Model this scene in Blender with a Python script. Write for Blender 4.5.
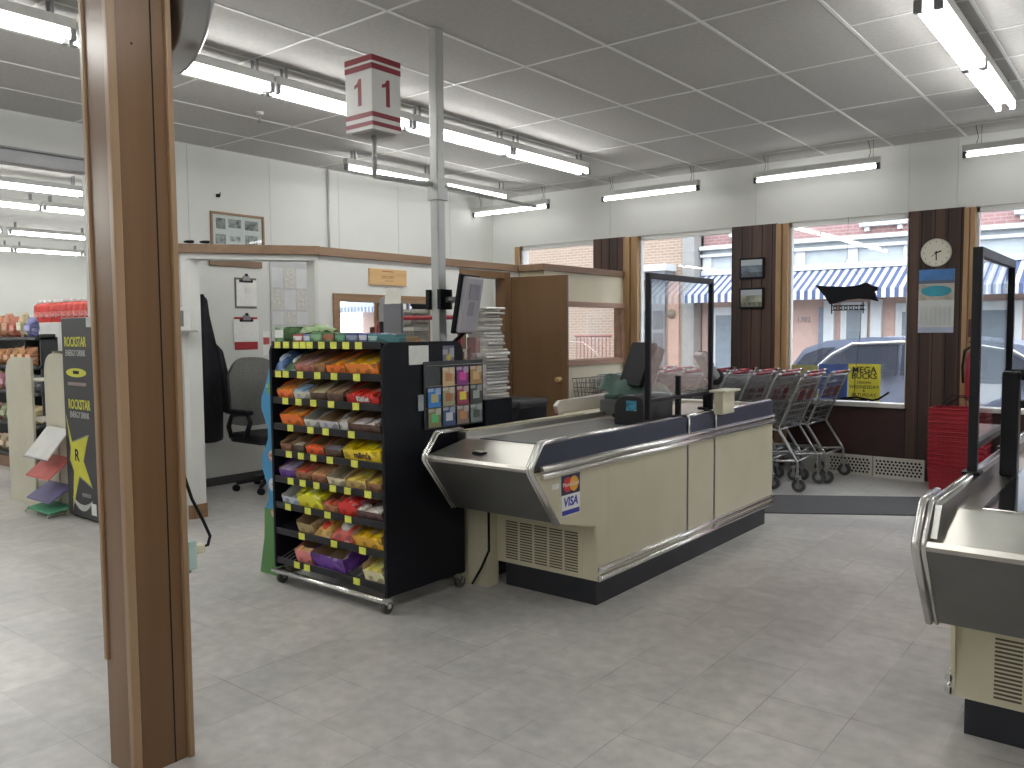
import bpy, bmesh, math, random
from mathutils import Vector, Matrix
random.seed(7)
S = bpy.context.scene
COL = S.collection
PI = math.pi
for o in list(bpy.data.objects): bpy.data.objects.remove(o)

# ------------------------------------------------------------------ camera
yaw, pitch, roll = math.radians(38.5), math.radians(-3.7), math.radians(-.44)
fw = Vector((-math.sin(yaw)*math.cos(pitch), math.cos(yaw)*math.cos(pitch), math.sin(pitch)))
r0 = Vector((math.cos(yaw), math.sin(yaw), 0)); u0 = r0.cross(fw)
rr = r0*math.cos(roll)+u0*math.sin(roll); uu = u0*math.cos(roll)-r0*math.sin(roll)
cam = bpy.data.cameras.new('camera'); cam.sensor_width = 36; cam.lens = 36*827/1024; cam.clip_start = .05; cam.clip_end = 200
camo = bpy.data.objects.new('camera', cam); COL.objects.link(camo)
m = Matrix((rr, uu, -fw)).transposed().to_4x4(); m.translation = (0, 0, 1.45)
camo.matrix_world = m
S.camera = camo
# ------------------------------------------------------------------ world, exposure
W = bpy.data.worlds.new('overcast'); S.world = W; W.use_nodes = True
bg = W.node_tree.nodes['Background']; bg.inputs[0].default_value = (.86, .93, 1, 1); bg.inputs[1].default_value = 5.6
S.view_settings.view_transform = 'Standard'; S.view_settings.look = 'None'
S.view_settings.gamma = 1; S.view_settings.use_curve_mapping = False
S.view_settings.exposure = 0.0
TUBE = 25.0

# ------------------------------------------------------------------ materials
MATS = {}
def nodes(name):
    m = bpy.data.materials.new(name); m.use_nodes = True
    nt = m.node_tree; return m, nt, nt.nodes['Principled BSDF']
def N(nt, t, **kw):
    n = nt.nodes.new(t)
    for k, v in kw.items():
        if k[0] == 'i' and k[1:].isdigit(): n.inputs[int(k[1:])].default_value = v
        else: setattr(n, k, v)
    return n
def c4(c): return (c[0], c[1], c[2], 1)
def pm(name, col, rough=.5, metal=0, var=.08, scale=6, bump=0, stretch=None, spec=.5):
    """a plain procedural material: colour broken up by noise"""
    if name in MATS: return MATS[name]
    m, nt, b = nodes(name); L = nt.links
    b.inputs['Roughness'].default_value = rough; b.inputs['Metallic'].default_value = metal
    b.inputs['Specular IOR Level'].default_value = spec
    tc = N(nt, 'ShaderNodeNewGeometry')
    mp = N(nt, 'ShaderNodeMapping'); L.new(tc.outputs['Position'], mp.inputs[0])
    if stretch: mp.inputs['Scale'].default_value = stretch
    nz = N(nt, 'ShaderNodeTexNoise'); nz.inputs['Scale'].default_value = scale; nz.inputs['Detail'].default_value = 4
    L.new(mp.outputs[0], nz.inputs[0])
    cr = N(nt, 'ShaderNodeValToRGB'); L.new(nz.outputs[0], cr.inputs[0])
    cr.color_ramp.elements[0].position = .3; cr.color_ramp.elements[1].position = .7
    cr.color_ramp.elements[0].color = c4([max(0, x*(1-var)) for x in col]); cr.color_ramp.elements[1].color = c4([min(1, x*(1+var)) for x in col])
    L.new(cr.outputs[0], b.inputs['Base Color'])
    if bump:
        bp = N(nt, 'ShaderNodeBump'); bp.inputs['Strength'].default_value = bump; bp.inputs['Distance'].default_value = .01
        L.new(nz.outputs[0], bp.inputs['Height']); L.new(bp.outputs[0], b.inputs['Normal'])
    MATS[name] = m; return m
def emis(name, col, s):
    if name in MATS: return MATS[name]
    m, nt, b = nodes(name); b.inputs['Base Color'].default_value = c4(col)
    b.inputs['Emission Color'].default_value = c4(col); b.inputs['Emission Strength'].default_value = s
    MATS[name] = m; return m
def glass(name, tint=(1, 1, 1), refl=1.0):
    if name in MATS: return MATS[name]
    m, nt, b = nodes(name); L = nt.links
    nt.nodes.remove(b)
    t = N(nt, 'ShaderNodeBsdfTransparent'); t.inputs[0].default_value = c4(tint)
    g = N(nt, 'ShaderNodeBsdfGlossy'); g.inputs['Roughness'].default_value = .01
    lw = N(nt, 'ShaderNodeLayerWeight'); lw.inputs[0].default_value = .5
    pw = N(nt, 'ShaderNodeMath', operation='POWER'); pw.inputs[1].default_value = 4; L.new(lw.outputs['Facing'], pw.inputs[0])
    mu = N(nt, 'ShaderNodeMath', operation='MULTIPLY_ADD'); mu.inputs[1].default_value = .6*refl; mu.inputs[2].default_value = .035*refl; L.new(pw.outputs[0], mu.inputs[0])
    mx = N(nt, 'ShaderNodeMixShader'); L.new(mu.outputs[0], mx.inputs[0]); L.new(t.outputs[0], mx.inputs[1]); L.new(g.outputs[0], mx.inputs[2])
    L.new(mx.outputs[0], nt.nodes['Material Output'].inputs[0]); MATS[name] = m; return m
def floor_mat():
    m, nt, b = nodes('vinyl tile'); L = nt.links
    g = N(nt, 'ShaderNodeNewGeometry'); s = N(nt, 'ShaderNodeSeparateXYZ'); L.new(g.outputs['Position'], s.inputs[0])
    T = .3086
    def cell(out, off):
        a = N(nt, 'ShaderNodeMath', operation='ADD'); a.inputs[1].default_value = off+T*100; L.new(out, a.inputs[0])
        d = N(nt, 'ShaderNodeMath', operation='DIVIDE'); d.inputs[1].default_value = T; L.new(a.outputs[0], d.inputs[0])
        fl = N(nt, 'ShaderNodeMath', operation='FLOOR'); L.new(d.outputs[0], fl.inputs[0])
        fr = N(nt, 'ShaderNodeMath', operation='FRACT'); L.new(d.outputs[0], fr.inputs[0])
        h = N(nt, 'ShaderNodeMath', operation='SUBTRACT'); h.inputs[1].default_value = .5; L.new(fr.outputs[0], h.inputs[0])
        ab = N(nt, 'ShaderNodeMath', operation='ABSOLUTE'); L.new(h.outputs[0], ab.inputs[0])
        gt = N(nt, 'ShaderNodeMath', operation='GREATER_THAN'); gt.inputs[1].default_value = .4935; L.new(ab.outputs[0], gt.inputs[0])
        return fl, gt
    fx, gx = cell(s.outputs[0], .882); fy, gy = cell(s.outputs[1], -.03)
    cb = N(nt, 'ShaderNodeCombineXYZ'); L.new(fx.outputs[0], cb.inputs[0]); L.new(fy.outputs[0], cb.inputs[1])
    wn = N(nt, 'ShaderNodeTexWhiteNoise'); L.new(cb.outputs[0], wn.inputs[0])
    n1 = N(nt, 'ShaderNodeTexNoise'); n1.inputs['Scale'].default_value = 1.3; n1.inputs['Detail'].default_value = 6; L.new(g.outputs['Position'], n1.inputs[0])
    n2 = N(nt, 'ShaderNodeTexNoise'); n2.inputs['Scale'].default_value = 14; n2.inputs['Detail'].default_value = 5; L.new(g.outputs['Position'], n2.inputs[0])
    cr = N(nt, 'ShaderNodeValToRGB'); L.new(n1.outputs[0], cr.inputs[0])
    cr.color_ramp.elements[0].position = .35; cr.color_ramp.elements[0].color = (.47, .46, .455, 1)
    cr.color_ramp.elements[1].position = .68; cr.color_ramp.elements[1].color = (.66, .64, .605, 1)
    cr2 = N(nt, 'ShaderNodeValToRGB'); L.new(n2.outputs[0], cr2.inputs[0])
    cr2.color_ramp.elements[0].position = .3; cr2.color_ramp.elements[0].color = (.82, .82, .83, 1)
    cr2.color_ramp.elements[1].position = .72; cr2.color_ramp.elements[1].color = (1.08, 1.08, 1.07, 1)
    mx = N(nt, 'ShaderNodeMix', data_type='RGBA', blend_type='MULTIPLY'); mx.inputs[0].default_value = 1
    L.new(cr.outputs[0], mx.inputs[6]); L.new(cr2.outputs[0], mx.inputs[7])
    mr = N(nt, 'ShaderNodeMapRange'); mr.inputs[3].default_value = .93; mr.inputs[4].default_value = 1.05; L.new(wn.outputs[0], mr.inputs[0])
    mx2 = N(nt, 'ShaderNodeMix', data_type='RGBA', blend_type='MULTIPLY'); mx2.inputs[0].default_value = 1
    L.new(mx.outputs[2], mx2.inputs[6]); L.new(mr.outputs[0], mx2.inputs[7])
    gm = N(nt, 'ShaderNodeMath', operation='MAXIMUM'); L.new(gx.outputs[0], gm.inputs[0]); L.new(gy.outputs[0], gm.inputs[1])
    n3 = N(nt, 'ShaderNodeTexNoise'); n3.inputs['Scale'].default_value = 2.2; L.new(g.outputs['Position'], n3.inputs[0])
    m3 = N(nt, 'ShaderNodeMapRange'); m3.inputs[1].default_value = .40; m3.inputs[2].default_value = .62; m3.inputs[3].default_value = .04; m3.inputs[4].default_value = .6; L.new(n3.outputs[0], m3.inputs[0]); g2 = N(nt, 'ShaderNodeMath', operation='MULTIPLY'); L.new(gm.outputs[0], g2.inputs[0]); L.new(m3.outputs[0], g2.inputs[1])
    mx3 = N(nt, 'ShaderNodeMix', data_type='RGBA'); L.new(g2.outputs[0], mx3.inputs[0]); L.new(mx2.outputs[2], mx3.inputs[6]); mx3.inputs[7].default_value = (.13, .125, .12, 1)
    L.new(mx3.outputs[2], b.inputs['Base Color'])
    rr_ = N(nt, 'ShaderNodeMapRange'); rr_.inputs[3].default_value = .25; rr_.inputs[4].default_value = .45; L.new(n2.outputs[0], rr_.inputs[0]); L.new(rr_.outputs[0], b.inputs['Roughness'])
    bp = N(nt, 'ShaderNodeBump'); bp.inputs['Strength'].default_value = .12; bp.inputs['Distance'].default_value = .004; L.new(n2.outputs[0], bp.inputs['Height']); L.new(bp.outputs[0], b.inputs['Normal'])
    return m
def wood(name, dark, light, axis='z', scale=14, rough=.45, boards=0, board_axis=0):
    """streaked grain; boards > 0 adds board to board tone steps of that width"""
    if name in MATS: return MATS[name]
    m, nt, b = nodes(name); L = nt.links
    g = N(nt, 'ShaderNodeNewGeometry'); mp = N(nt, 'ShaderNodeMapping'); L.new(g.outputs['Position'], mp.inputs[0])
    sc = {'x': (.06, 1, 1), 'y': (1, .06, 1), 'z': (1, 1, .06)}[axis]; mp.inputs['Scale'].default_value = sc
    nz = N(nt, 'ShaderNodeTexNoise'); nz.inputs['Scale'].default_value = scale; nz.inputs['Detail'].default_value = 6; nz.inputs['Distortion'].default_value = .6
    L.new(mp.outputs[0], nz.inputs[0])
    cr = N(nt, 'ShaderNodeValToRGB'); L.new(nz.outputs[0], cr.inputs[0])
    cr.color_ramp.elements[0].position = .3; cr.color_ramp.elements[0].color = c4(dark); cr.color_ramp.elements[1].position = .7; cr.color_ramp.elements[1].color = c4(light)
    out = cr.outputs[0]
    if boards:
        s = N(nt, 'ShaderNodeSeparateXYZ'); L.new(g.outputs['Position'], s.inputs[0])
        d = N(nt, 'ShaderNodeMath', operation='DIVIDE'); d.inputs[1].default_value = boards; L.new(s.outputs[board_axis], d.inputs[0])
        fl = N(nt, 'ShaderNodeMath', operation='FLOOR'); L.new(d.outputs[0], fl.inputs[0])
        wn = N(nt, 'ShaderNodeTexWhiteNoise', noise_dimensions='1D'); L.new(fl.outputs[0], wn.inputs['W'])
        mr = N(nt, 'ShaderNodeMapRange'); mr.inputs[3].default_value = .6; mr.inputs[4].default_value = 1.35; L.new(wn.outputs[0], mr.inputs[0])
        mx = N(nt, 'ShaderNodeMix', data_type='RGBA', blend_type='MULTIPLY'); mx.inputs[0].default_value = 1; L.new(out, mx.inputs[6]); L.new(mr.outputs[0], mx.inputs[7])
        out = mx.outputs[2]
    L.new(out, b.inputs['Base Color']); b.inputs['Roughness'].default_value = rough
    MATS[name] = m; return m
def brick(name, c1, c2, mortar, sx=.22, sy=.075, plane='xz'):
    if name in MATS: return MATS[name]
    m, nt, b = nodes(name); L = nt.links
    g = N(nt, 'ShaderNodeNewGeometry'); s = N(nt, 'ShaderNodeSeparateXYZ'); L.new(g.outputs['Position'], s.inputs[0])
    cb = N(nt, 'ShaderNodeCombineXYZ'); L.new(s.outputs[0 if plane == 'xz' else 1], cb.inputs[0]); L.new(s.outputs[2], cb.inputs[1])
    bt = N(nt, 'ShaderNodeTexBrick'); L.new(cb.outputs[0], bt.inputs[0]); bt.inputs['Scale'].default_value = 1
    bt.inputs['Color1'].default_value = c4(c1); bt.inputs['Color2'].default_value = c4(c2); bt.inputs['Mortar'].default_value = c4(mortar)
    bt.inputs['Brick Width'].default_value = sx; bt.inputs['Row Height'].default_value = sy; bt.inputs['Mortar Size'].default_value = .012
    L.new(bt.outputs[0], b.inputs['Base Color']); b.inputs['Roughness'].default_value = .9; MATS[name] = m; return m
def stripes(name, c1, c2, period, axis=0, duty=.5):
    if name in MATS: return MATS[name]
    m, nt, b = nodes(name); L = nt.links
    g = N(nt, 'ShaderNodeNewGeometry'); s = N(nt, 'ShaderNodeSeparateXYZ'); L.new(g.outputs['Position'], s.inputs[0])
    d = N(nt, 'ShaderNodeMath', operation='DIVIDE'); d.inputs[1].default_value = period; L.new(s.outputs[axis], d.inputs[0])
    f = N(nt, 'ShaderNodeMath', operation='FRACT'); L.new(d.outputs[0], f.inputs[0])
    a = N(nt, 'ShaderNodeMath', operation='ABSOLUTE'); L.new(f.outputs[0], a.inputs[0])
    gt = N(nt, 'ShaderNodeMath', operation='GREATER_THAN'); gt.inputs[1].default_value = duty; L.new(a.outputs[0], gt.inputs[0])
    mx = N(nt, 'ShaderNodeMix', data_type='RGBA'); L.new(gt.outputs[0], mx.inputs[0]); mx.inputs[6].default_value = c4(c1); mx.inputs[7].default_value = c4(c2)
    L.new(mx.outputs[2], b.inputs['Base Color']); b.inputs['Roughness'].default_value = .8; MATS[name] = m; return m
def prod(col, rough=.4):
    """printed packaging: flat colour with paler and darker printed patches"""
    name = 'print %.2f %.2f %.2f' % tuple(col)
    if name in MATS: return MATS[name]
    m, nt, b = nodes(name); L = nt.links; b.inputs['Roughness'].default_value = rough
    tc = N(nt, 'ShaderNodeTexCoord'); mp = N(nt, 'ShaderNodeMapping'); mp.inputs['Scale'].default_value = (1, .6, 1.6); L.new(tc.outputs['Object'], mp.inputs[0])
    vo = N(nt, 'ShaderNodeTexVoronoi', distance='CHEBYCHEV'); vo.inputs['Scale'].default_value = 24; L.new(mp.outputs[0], vo.inputs[0])
    sp_ = N(nt, 'ShaderNodeSeparateColor'); L.new(vo.outputs['Color'], sp_.inputs[0])
    cr = N(nt, 'ShaderNodeValToRGB'); cr.color_ramp.interpolation = 'CONSTANT'; L.new(sp_.outputs[0], cr.inputs[0])
    e = cr.color_ramp.elements; e[0].position = 0; e[0].color = c4([x*.55 for x in col]); e[1].position = .16; e[1].color = c4(col)
    n2 = e.new(.80); n2.color = c4([min(.85, x*.6+.28) for x in col]); n3 = e.new(.93); n3.color = c4([min(1, x*1.25+.02) for x in col])
    L.new(cr.outputs[0], b.inputs['Base Color']); MATS[name] = m; return m

white = pm('white wall paint', (.67, .68, .655), .55, var=.025, scale=2)
ceilm = pm('ceiling tile', (.50, .49, .475), .9, var=.05, scale=30, bump=.25)
tbar = pm('white ceiling bar', (.78, .78, .76), .4, var=.03)
cream = pm('cream enamel', (.62, .58, .43), .35, var=.04, scale=4)
boothm = pm('pale yellow panel', (.70, .655, .49), .5, var=.03)
steel = pm('brushed steel', (.50, .485, .445), .34, 1, var=.02, scale=3)
chrome = pm('chrome', (.80, .79, .77), .25, 1, var=.04)
wiremet = pm('zinc wire', (.24, .24, .25), .38, .9, var=.1)
grey = pm('grey metal', (.33, .33, .34), .4, .6, var=.08)
polem = pm('grey painted pole', (.44, .45, .44), .4, .3, var=.05)
black = pm('black enamel', (.007, .007, .011), .38, var=.2, spec=.35)
blackm = pm('matte black', (.006, .007, .011), .6, var=.2, spec=.25)
navy = pm('navy laminate', (.028, .036, .068), .45, var=.1)
rubber = pm('belt rubber', (.06, .06, .062), .42, var=.12)
toe = pm('dark toe kick', (.018, .02, .028), .5, var=.2)
redp = pm('red plastic', (.36, .018, .032), .35, var=.1)
oak = wood('golden oak', (.34, .20, .095), (.48, .30, .155))
oakx = wood('oak cap', (.19, .115, .068), (.27, .17, .105), axis='y')
column_wood = wood('varnished column wood', (.15, .078, .033), (.195, .106, .048), scale=9, rough=.30)
column_trim = wood('column trim wood', (.28, .175, .095), (.37, .24, .14), scale=9, rough=.32)
panelw = wood('dark wall panelling', (.046, .023, .017), (.092, .048, .033), boards=.11, rough=.5)
doorw = wood('brown door veneer', (.125, .066, .026), (.165, .09, .038), scale=7, rough=.42)
lowpanel = pm('maroon brown panel', (.042, .017, .016), .5, var=.15)
paper = pm('paper', (.80, .80, .78), .7, var=.05, scale=30)
newsp = pm('newsprint', (.58, .57, .54), .85, var=.18, scale=45)
card = pm('brown cardboard', (.50, .35, .20), .8, var=.1)
tagm = pm('yellow price ticket', (.72, .74, .10), .5, var=.15, scale=80)
glassm = glass('window glass'); plexi = glass('clear acrylic sheet', (.93, .95, .95), 1.3)
tubem = emis('lit tube', (1, 1, .97), TUBE); tubef = emis('lit tube of the front lights', (1, 1, .97), TUBE*.42)
fixm = pm('white fixture enamel', (.62, .62, .60), .4, var=.05)
darkfix = pm('dark socket', (.05, .05, .05), .5)

# ------------------------------------------------------------------ mesh builder
class MB:
    def __init__(s): s.bm = bmesh.new(); s.mats = []; s.M = None
    def mi(s, m):
        if m not in s.mats: s.mats.append(m)
        return s.mats.index(m)
    def _add(s, pts, faces, m, smooth=False):
        k = s.mi(m)
        vs = [s.bm.verts.new(s.M @ Vector(p) if s.M is not None else Vector(p)) for p in pts]
        out = []
        for f in faces:
            try: F = s.bm.faces.new([vs[i] for i in f])
            except ValueError: continue
            F.material_index = k; F.smooth = smooth; out.append(F)
        return vs, out
    def box(s, lo, hi, m, bev=0, seg=2):
        x0, y0, z0 = [min(a, b) for a, b in zip(lo, hi)]; x1, y1, z1 = [max(a, b) for a, b in zip(lo, hi)]
        P = [(x0, y0, z0), (x1, y0, z0), (x1, y1, z0), (x0, y1, z0), (x0, y0, z1), (x1, y0, z1), (x1, y1, z1), (x0, y1, z1)]
        vs, fs = s._add(P, [(3, 2, 1, 0), (4, 5, 6, 7), (0, 1, 5, 4), (1, 2, 6, 5), (2, 3, 7, 6), (3, 0, 4, 7)], m)
        if bev:
            es = {e for f in fs for e in f.edges}
            bmesh.ops.bevel(s.bm, geom=list(es), offset=min(bev, .45*min(x1-x0, y1-y0, z1-z0)), segments=seg, affect='EDGES', profile=.5, material=-1)
        return s
    def prism(s, poly, a0, a1, m, axis='x', bev=0, smooth=False):
        n = len(poly)
        def P(p, a):
            return {'x': (a, p[0], p[1]), 'y': (p[0], a, p[1]), 'z': (p[0], p[1], a)}[axis]
        pts = [P(p, a0) for p in poly]+[P(p, a1) for p in poly]
        faces = [tuple(range(n))[::-1], tuple(range(n, 2*n))]+[(i, (i+1) % n, n+(i+1) % n, n+i) for i in range(n)]
        vs, fs = s._add(pts, faces, m)
        if smooth:
            for f in fs[2:]: f.smooth = True
        if bev:
            es = {e for f in fs for e in f.edges}
            bmesh.ops.bevel(s.bm, geom=list(es), offset=bev, segments=2, affect='EDGES', profile=.5, material=-1)
        return s
    def cyl(s, p0, p1, r, m, n=12, r2=None):
        p0, p1 = Vector(p0), Vector(p1); d = (p1-p0).normalized(); r2 = r if r2 is None else r2
        a = d.orthogonal().normalized(); b = d.cross(a)
        A = [p0+(a*math.cos(2*PI*i/n)+b*math.sin(2*PI*i/n))*r for i in range(n)]
        B = [p1+(a*math.cos(2*PI*i/n)+b*math.sin(2*PI*i/n))*r2 for i in range(n)]
        _, fs = s._add(A+B, [(i, (i+1) % n, n+(i+1) % n, n+i) for i in range(n)]+[tuple(range(n))[::-1], tuple(range(n, 2*n))], m)
        for f in fs[:n]: f.smooth = n > 5
        return s
    def tube(s, pts, r, m, n=8, closed=False):
        pts = [Vector(p) for p in pts]; k = len(pts); rings = []; nrm = None
        for i, p in enumerate(pts):
            if closed: t = (pts[(i+1) % k]-pts[i-1])
            else: t = pts[min(i+1, k-1)]-pts[max(i-1, 0)]
            t.normalize()
            nrm = t.orthogonal().normalized() if nrm is None else (nrm-t*nrm.dot(t)).normalized()
            b = t.cross(nrm)
            rings.append([p+(nrm*math.cos(2*PI*j/n)+b*math.sin(2*PI*j/n))*r for j in range(n)])
        P = [q for R in rings for q in R]; F = []
        for i in range(k if closed else k-1):
            for j in range(n):
                a, b2 = i*n, ((i+1) % k)*n
                F.append((a+j, a+(j+1) % n, b2+(j+1) % n, b2+j))
        if not closed: F += [tuple(range(n))[::-1], tuple(range((k-1)*n, k*n))]
        _, fs = s._add(P, F, m)
        for f in fs:
            if len(f.verts) == 4 and n > 5: f.smooth = True
        return s
    def lathe(s, prof, c, axis, m, n=24):
        """prof: (radius, height) along axis from c"""
        d = Vector(axis).normalized(); a = d.orthogonal().normalized(); b = d.cross(a); c = Vector(c)
        P = [c+d*h+(a*math.cos(2*PI*i/n)+b*math.sin(2*PI*i/n))*max(r, 1e-4) for r, h in prof for i in range(n)]
        k = len(prof); F = [(j*n+i, j*n+(i+1) % n, (j+1)*n+(i+1) % n, (j+1)*n+i) for j in range(k-1) for i in range(n)]
        F += [tuple(range(n))[::-1], tuple(range((k-1)*n, k*n))]
        _, fs = s._add(P, F, m)
        for f in fs[:-2]: f.smooth = True
        return s
    def grid(s, f, nu, nv, m):
        P = [f(i/nu, j/nv) for i in range(nu+1) for j in range(nv+1)]
        _, fs = s._add(P, [(i*(nv+1)+j, (i+1)*(nv+1)+j, (i+1)*(nv+1)+j+1, i*(nv+1)+j+1) for i in range(nu) for j in range(nv)], m)
        for x in fs: x.smooth = True
        return s
    def blob(s, c, r, m, n=10, jit=0, seed=0):
        rnd = random.Random(seed); c = Vector(c); P = []; nv = 6
        for j in range(nv+1):
            th = PI*j/nv
            for i in range(n):
                k = 1+rnd.uniform(-jit, jit)
                P.append(c+Vector((r[0]*math.sin(th)*math.cos(2*PI*i/n)*k, r[1]*math.sin(th)*math.sin(2*PI*i/n)*k, r[2]*math.cos(th)*k)))
        _, fs = s._add(P, [(j*n+i, j*n+(i+1) % n, (j+1)*n+(i+1) % n, (j+1)*n+i) for j in range(nv) for i in range(n)], m)
        for f in fs: f.smooth = True
        bmesh.ops.remove_doubles(s.bm, verts=list({v for f in fs if f.is_valid for v in f.verts}), dist=1e-5)
        return s
    def text(s, txt, size, pos, right, up, m, ext=.0012, align='CENTER', bold=0, sx=1):
        cu = bpy.data.curves.new('t', 'FONT'); cu.body = txt; cu.size = size; cu.extrude = ext; cu.align_x = align; cu.align_y = 'CENTER'; cu.offset = bold
        cu.resolution_u = 3
        ob = bpy.data.objects.new('t', cu); me = bpy.data.meshes.new_from_object(ob)
        right = Vector(right).normalized(); up = Vector(up).normalized(); nn = right.cross(up)
        T = Matrix((right*sx, up, nn)).transposed().to_4x4(); T.translation = Vector(pos)
        P = [T @ v.co for v in me.vertices]
        s._add(P, [tuple(p.vertices) for p in me.polygons], m)
        bpy.data.objects.remove(ob); bpy.data.meshes.remove(me); bpy.data.curves.remove(cu)
        return s
    def build(s, name, parent=None, origin=None, **props):
        bm = s.bm; bmesh.ops.recalc_face_normals(bm, faces=bm.faces)
        if parent is None:
            if origin is None:
                xs = [v.co for v in bm.verts]
                lo = [min(v[i] for v in xs) for i in range(3)]; hi = [max(v[i] for v in xs) for i in range(3)]
                origin = ((lo[0]+hi[0])/2, (lo[1]+hi[1])/2, lo[2])
            origin = Vector(origin)
        else:
            origin = WORLD[parent]
        bmesh.ops.translate(bm, verts=bm.verts, vec=-origin)
        me = bpy.data.meshes.new(name); bm.to_mesh(me); bm.free()
        for mm in s.mats: me.materials.append(mm)
        o = bpy.data.objects.new(name, me); COL.objects.link(o)
        if parent is None: o.location = origin
        else: o.parent = parent
        WORLD[o] = origin
        for k, v in props.items(): o[k] = v
        return o
WORLD = {}
def thing(name, label, cat, loc, group=None):
    o = bpy.data.objects.new(name, None); COL.objects.link(o); o.location = loc; o.empty_display_size = .05
    o['label'] = label; o['category'] = cat
    if group: o['group'] = group
    WORLD[o] = Vector(loc); return o
def tg(label, cat, group=None):
    d = dict(label=label, category=cat)
    if group: d['group'] = group
    return d
def dup(root, loc, rotz=0, label=None):
    r = root.copy(); COL.objects.link(r); r.location = loc; r.rotation_euler = (0, 0, rotz)
    if label: r['label'] = label
    for ch in list(root.children):
        c = ch.copy(); COL.objects.link(c); c.parent = r
        for g in list(ch.children):
            d = g.copy(); COL.objects.link(d); d.parent = c
    return r
def struct(name, mb, **k): return mb.build(name, origin=(0, 0, 0), kind='structure', **k)
ZX = ((1, 0, 0), (0, 0, 1))     # facing -Y
ZY = ((0, 1, 0), (0, 0, 1))     # facing +X
HC = 3.168; XL = -7.06; YF = 8.49; XR = 6.2; YB = -6.5

# ================================================================== SETTING
fm = floor_mat()
b = MB(); b.box((-22, YB-.2, -.1), (XR+.2, YF+.3, 0), fm); struct('floor', b)
b = MB(); b.box((XL-.2, YB-.2, HC), (XR+.2, YF+.3, HC+.1), ceilm)
x = -1.498-.617*9
for i in range(22):
    xx = -1.498+.6175*(i-9)
    b.box((xx-.010, YB, HC-.004), (xx+.010, YF, HC), tbar)
y = 3.16-1.22*8
k = 0
while y < YF:
    b.box((XL, y-.009, HC-.0035), (XR, y+.009, HC), tbar)
    if y+.61 < YF: b.box((-1.498, y+.61-.009, HC-.0035), (XR, y+.61+.009, HC), tbar)
    y += 1.22
struct('ceiling', b)
# tall left wall with the wide opening into the next room
b = MB(); b.box((XL-.15, 3.28, 0), (XL, YF+.2, HC), white); b.box((XL-.15, YB, 2.90), (XL, 3.28, HC), white); b.box((XL-.15, YB, 0), (XL, -4.5, 2.9), white)
seam = pm('wall seam', (.56, .57, .55), .7)
for yy in (4.15, 5.03, 5.9, 6.78, 7.66): b.box((XL, yy-.003, .1), (XL+.002, yy+.003, HC), seam)
struct('wall_left', b)
b = MB()
b.box((XL-.13, -4.5, 2.885), (XL+.0, 3.27, 2.90), grey, .003); b.box((XL-.13, -4.5, 2.775), (XL+.0, 3.27, 2.79), grey, .003); b.box((XL-.07, -4.5, 2.79), (XL-.05, 3.27, 2.885), grey)
struct('trim_0', b)
b = MB(); b.box((XR, YB, 0), (XR+.15, YF+.2, HC), white); struct('wall_right', b)
b = MB(); b.box((XL-.15, YB-.15, 0), (XR+.15, YB, HC), white); struct('wall_back', b)
# next room (through the opening)
b = MB(); b.box((-18.5, -6.6, 0), (-18.3, 9.1, 3.45), white); struct('wall_far', b)
b = MB(); b.box((-18.3, 8.9, 0), (XL-.15, 9.1, 3.45), white); b.box((-18.3, -6.7, 0), (XL-.15, -6.5, 3.45), white); b.box((-18.3, YF+.3, -.1), (XL-.15, 9.1, 0), fm)
struct('wall_side', b)
b = MB(); b.box((-18.5, -6.7, 3.4), (XL-.15, 9.1, 3.5), pm('white ceiling board', (.74, .74, .72), .8)); struct('ceiling_next_room', b)
# front wall: upper white band, posts, windows
b = MB()
b.box((XL, YF, 2.53), (XR, YF+.18, HC), white)
for xx in (-5.25, -3.46, -1.97, -1.56, 0.9): b.box((xx-.003, YF-.002, 2.55), (xx+.003, YF, HC), seam)
b.box((XL, YF, 0), (XL+.46, YF+.18, 2.53), white)
struct('wall_front', b)
b = MB()
posts = [(-3.71, -3.22), (-1.955, -1.49), (.55, 1.0), (3.0, 3.4)]
for x0, x1 in posts:
    b.box((x0, YF-.015, 0), (x1, YF+.16, 2.535), panelw)
    xx = x0+.0
    while xx < x1-.02: b.box((xx-.003, YF-.018, .2), (xx+.003, YF-.014, 2.535), blackm); xx += .11
b.box((-5.47, YF-.015, 2.02), (-5.04, YF+.16, 2.535), panelw)
for q in range(4): b.box((-5.47+.11*q-.003, YF-.018, 2.02), (-5.47+.11*q+.003, YF-.014, 2.535), blackm)
struct('wall_front_panelling', b)
b = MB()
for x0, x1 in ((-5.04, -4.86), (-3.22, -3.10), (-1.49, -1.40), (1.0, 1.1), (3.4, 3.5)):
    b.box((x0, YF-.05, .02), (x0+.45*(x1-x0), YF+.05, 2.525), oak, .004); b.box((x0+.5*(x1-x0), YF-.03, .02), (x1, YF+.05, 2.525), oak, .004)
b.box((-6.67, YF-.03, .02), (-6.60, YF+.05, 2.525), oak, .004)
struct('trim_1', b)
wins = [(-6.60, -5.05), (-4.86, -3.71), (-3.10, -1.955), (-1.40, .55), (1.1, 3.0), (3.5, 5.6)]
alu = pm('pale aluminium frame', (.68, .68, .66), .4, .3, var=.04)
for i, (x0, x1) in enumerate(wins):
    b = MB(); z0, z1 = (.71, 2.535)
    b.box((x0, YF+.02, z1-.055), (x1, YF+.08, z1), alu); b.box((x0, YF+.02, z0), (x0+.022, YF+.08, z1), alu); b.box((x1-.022, YF+.02, z0), (x1, YF+.08, z1), alu)
    b.box((x0, YF-.06, z0-.03), (x1, YF+.1, z0+.012), alu, .004)
    w = struct('window_%d' % i, b)
    g = MB(); g.box((x0+.02, YF+.045, z0+.01), (x1-.02, YF+.051, z1-.05), glassm); g.build('pane', w)
b = MB()
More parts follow.
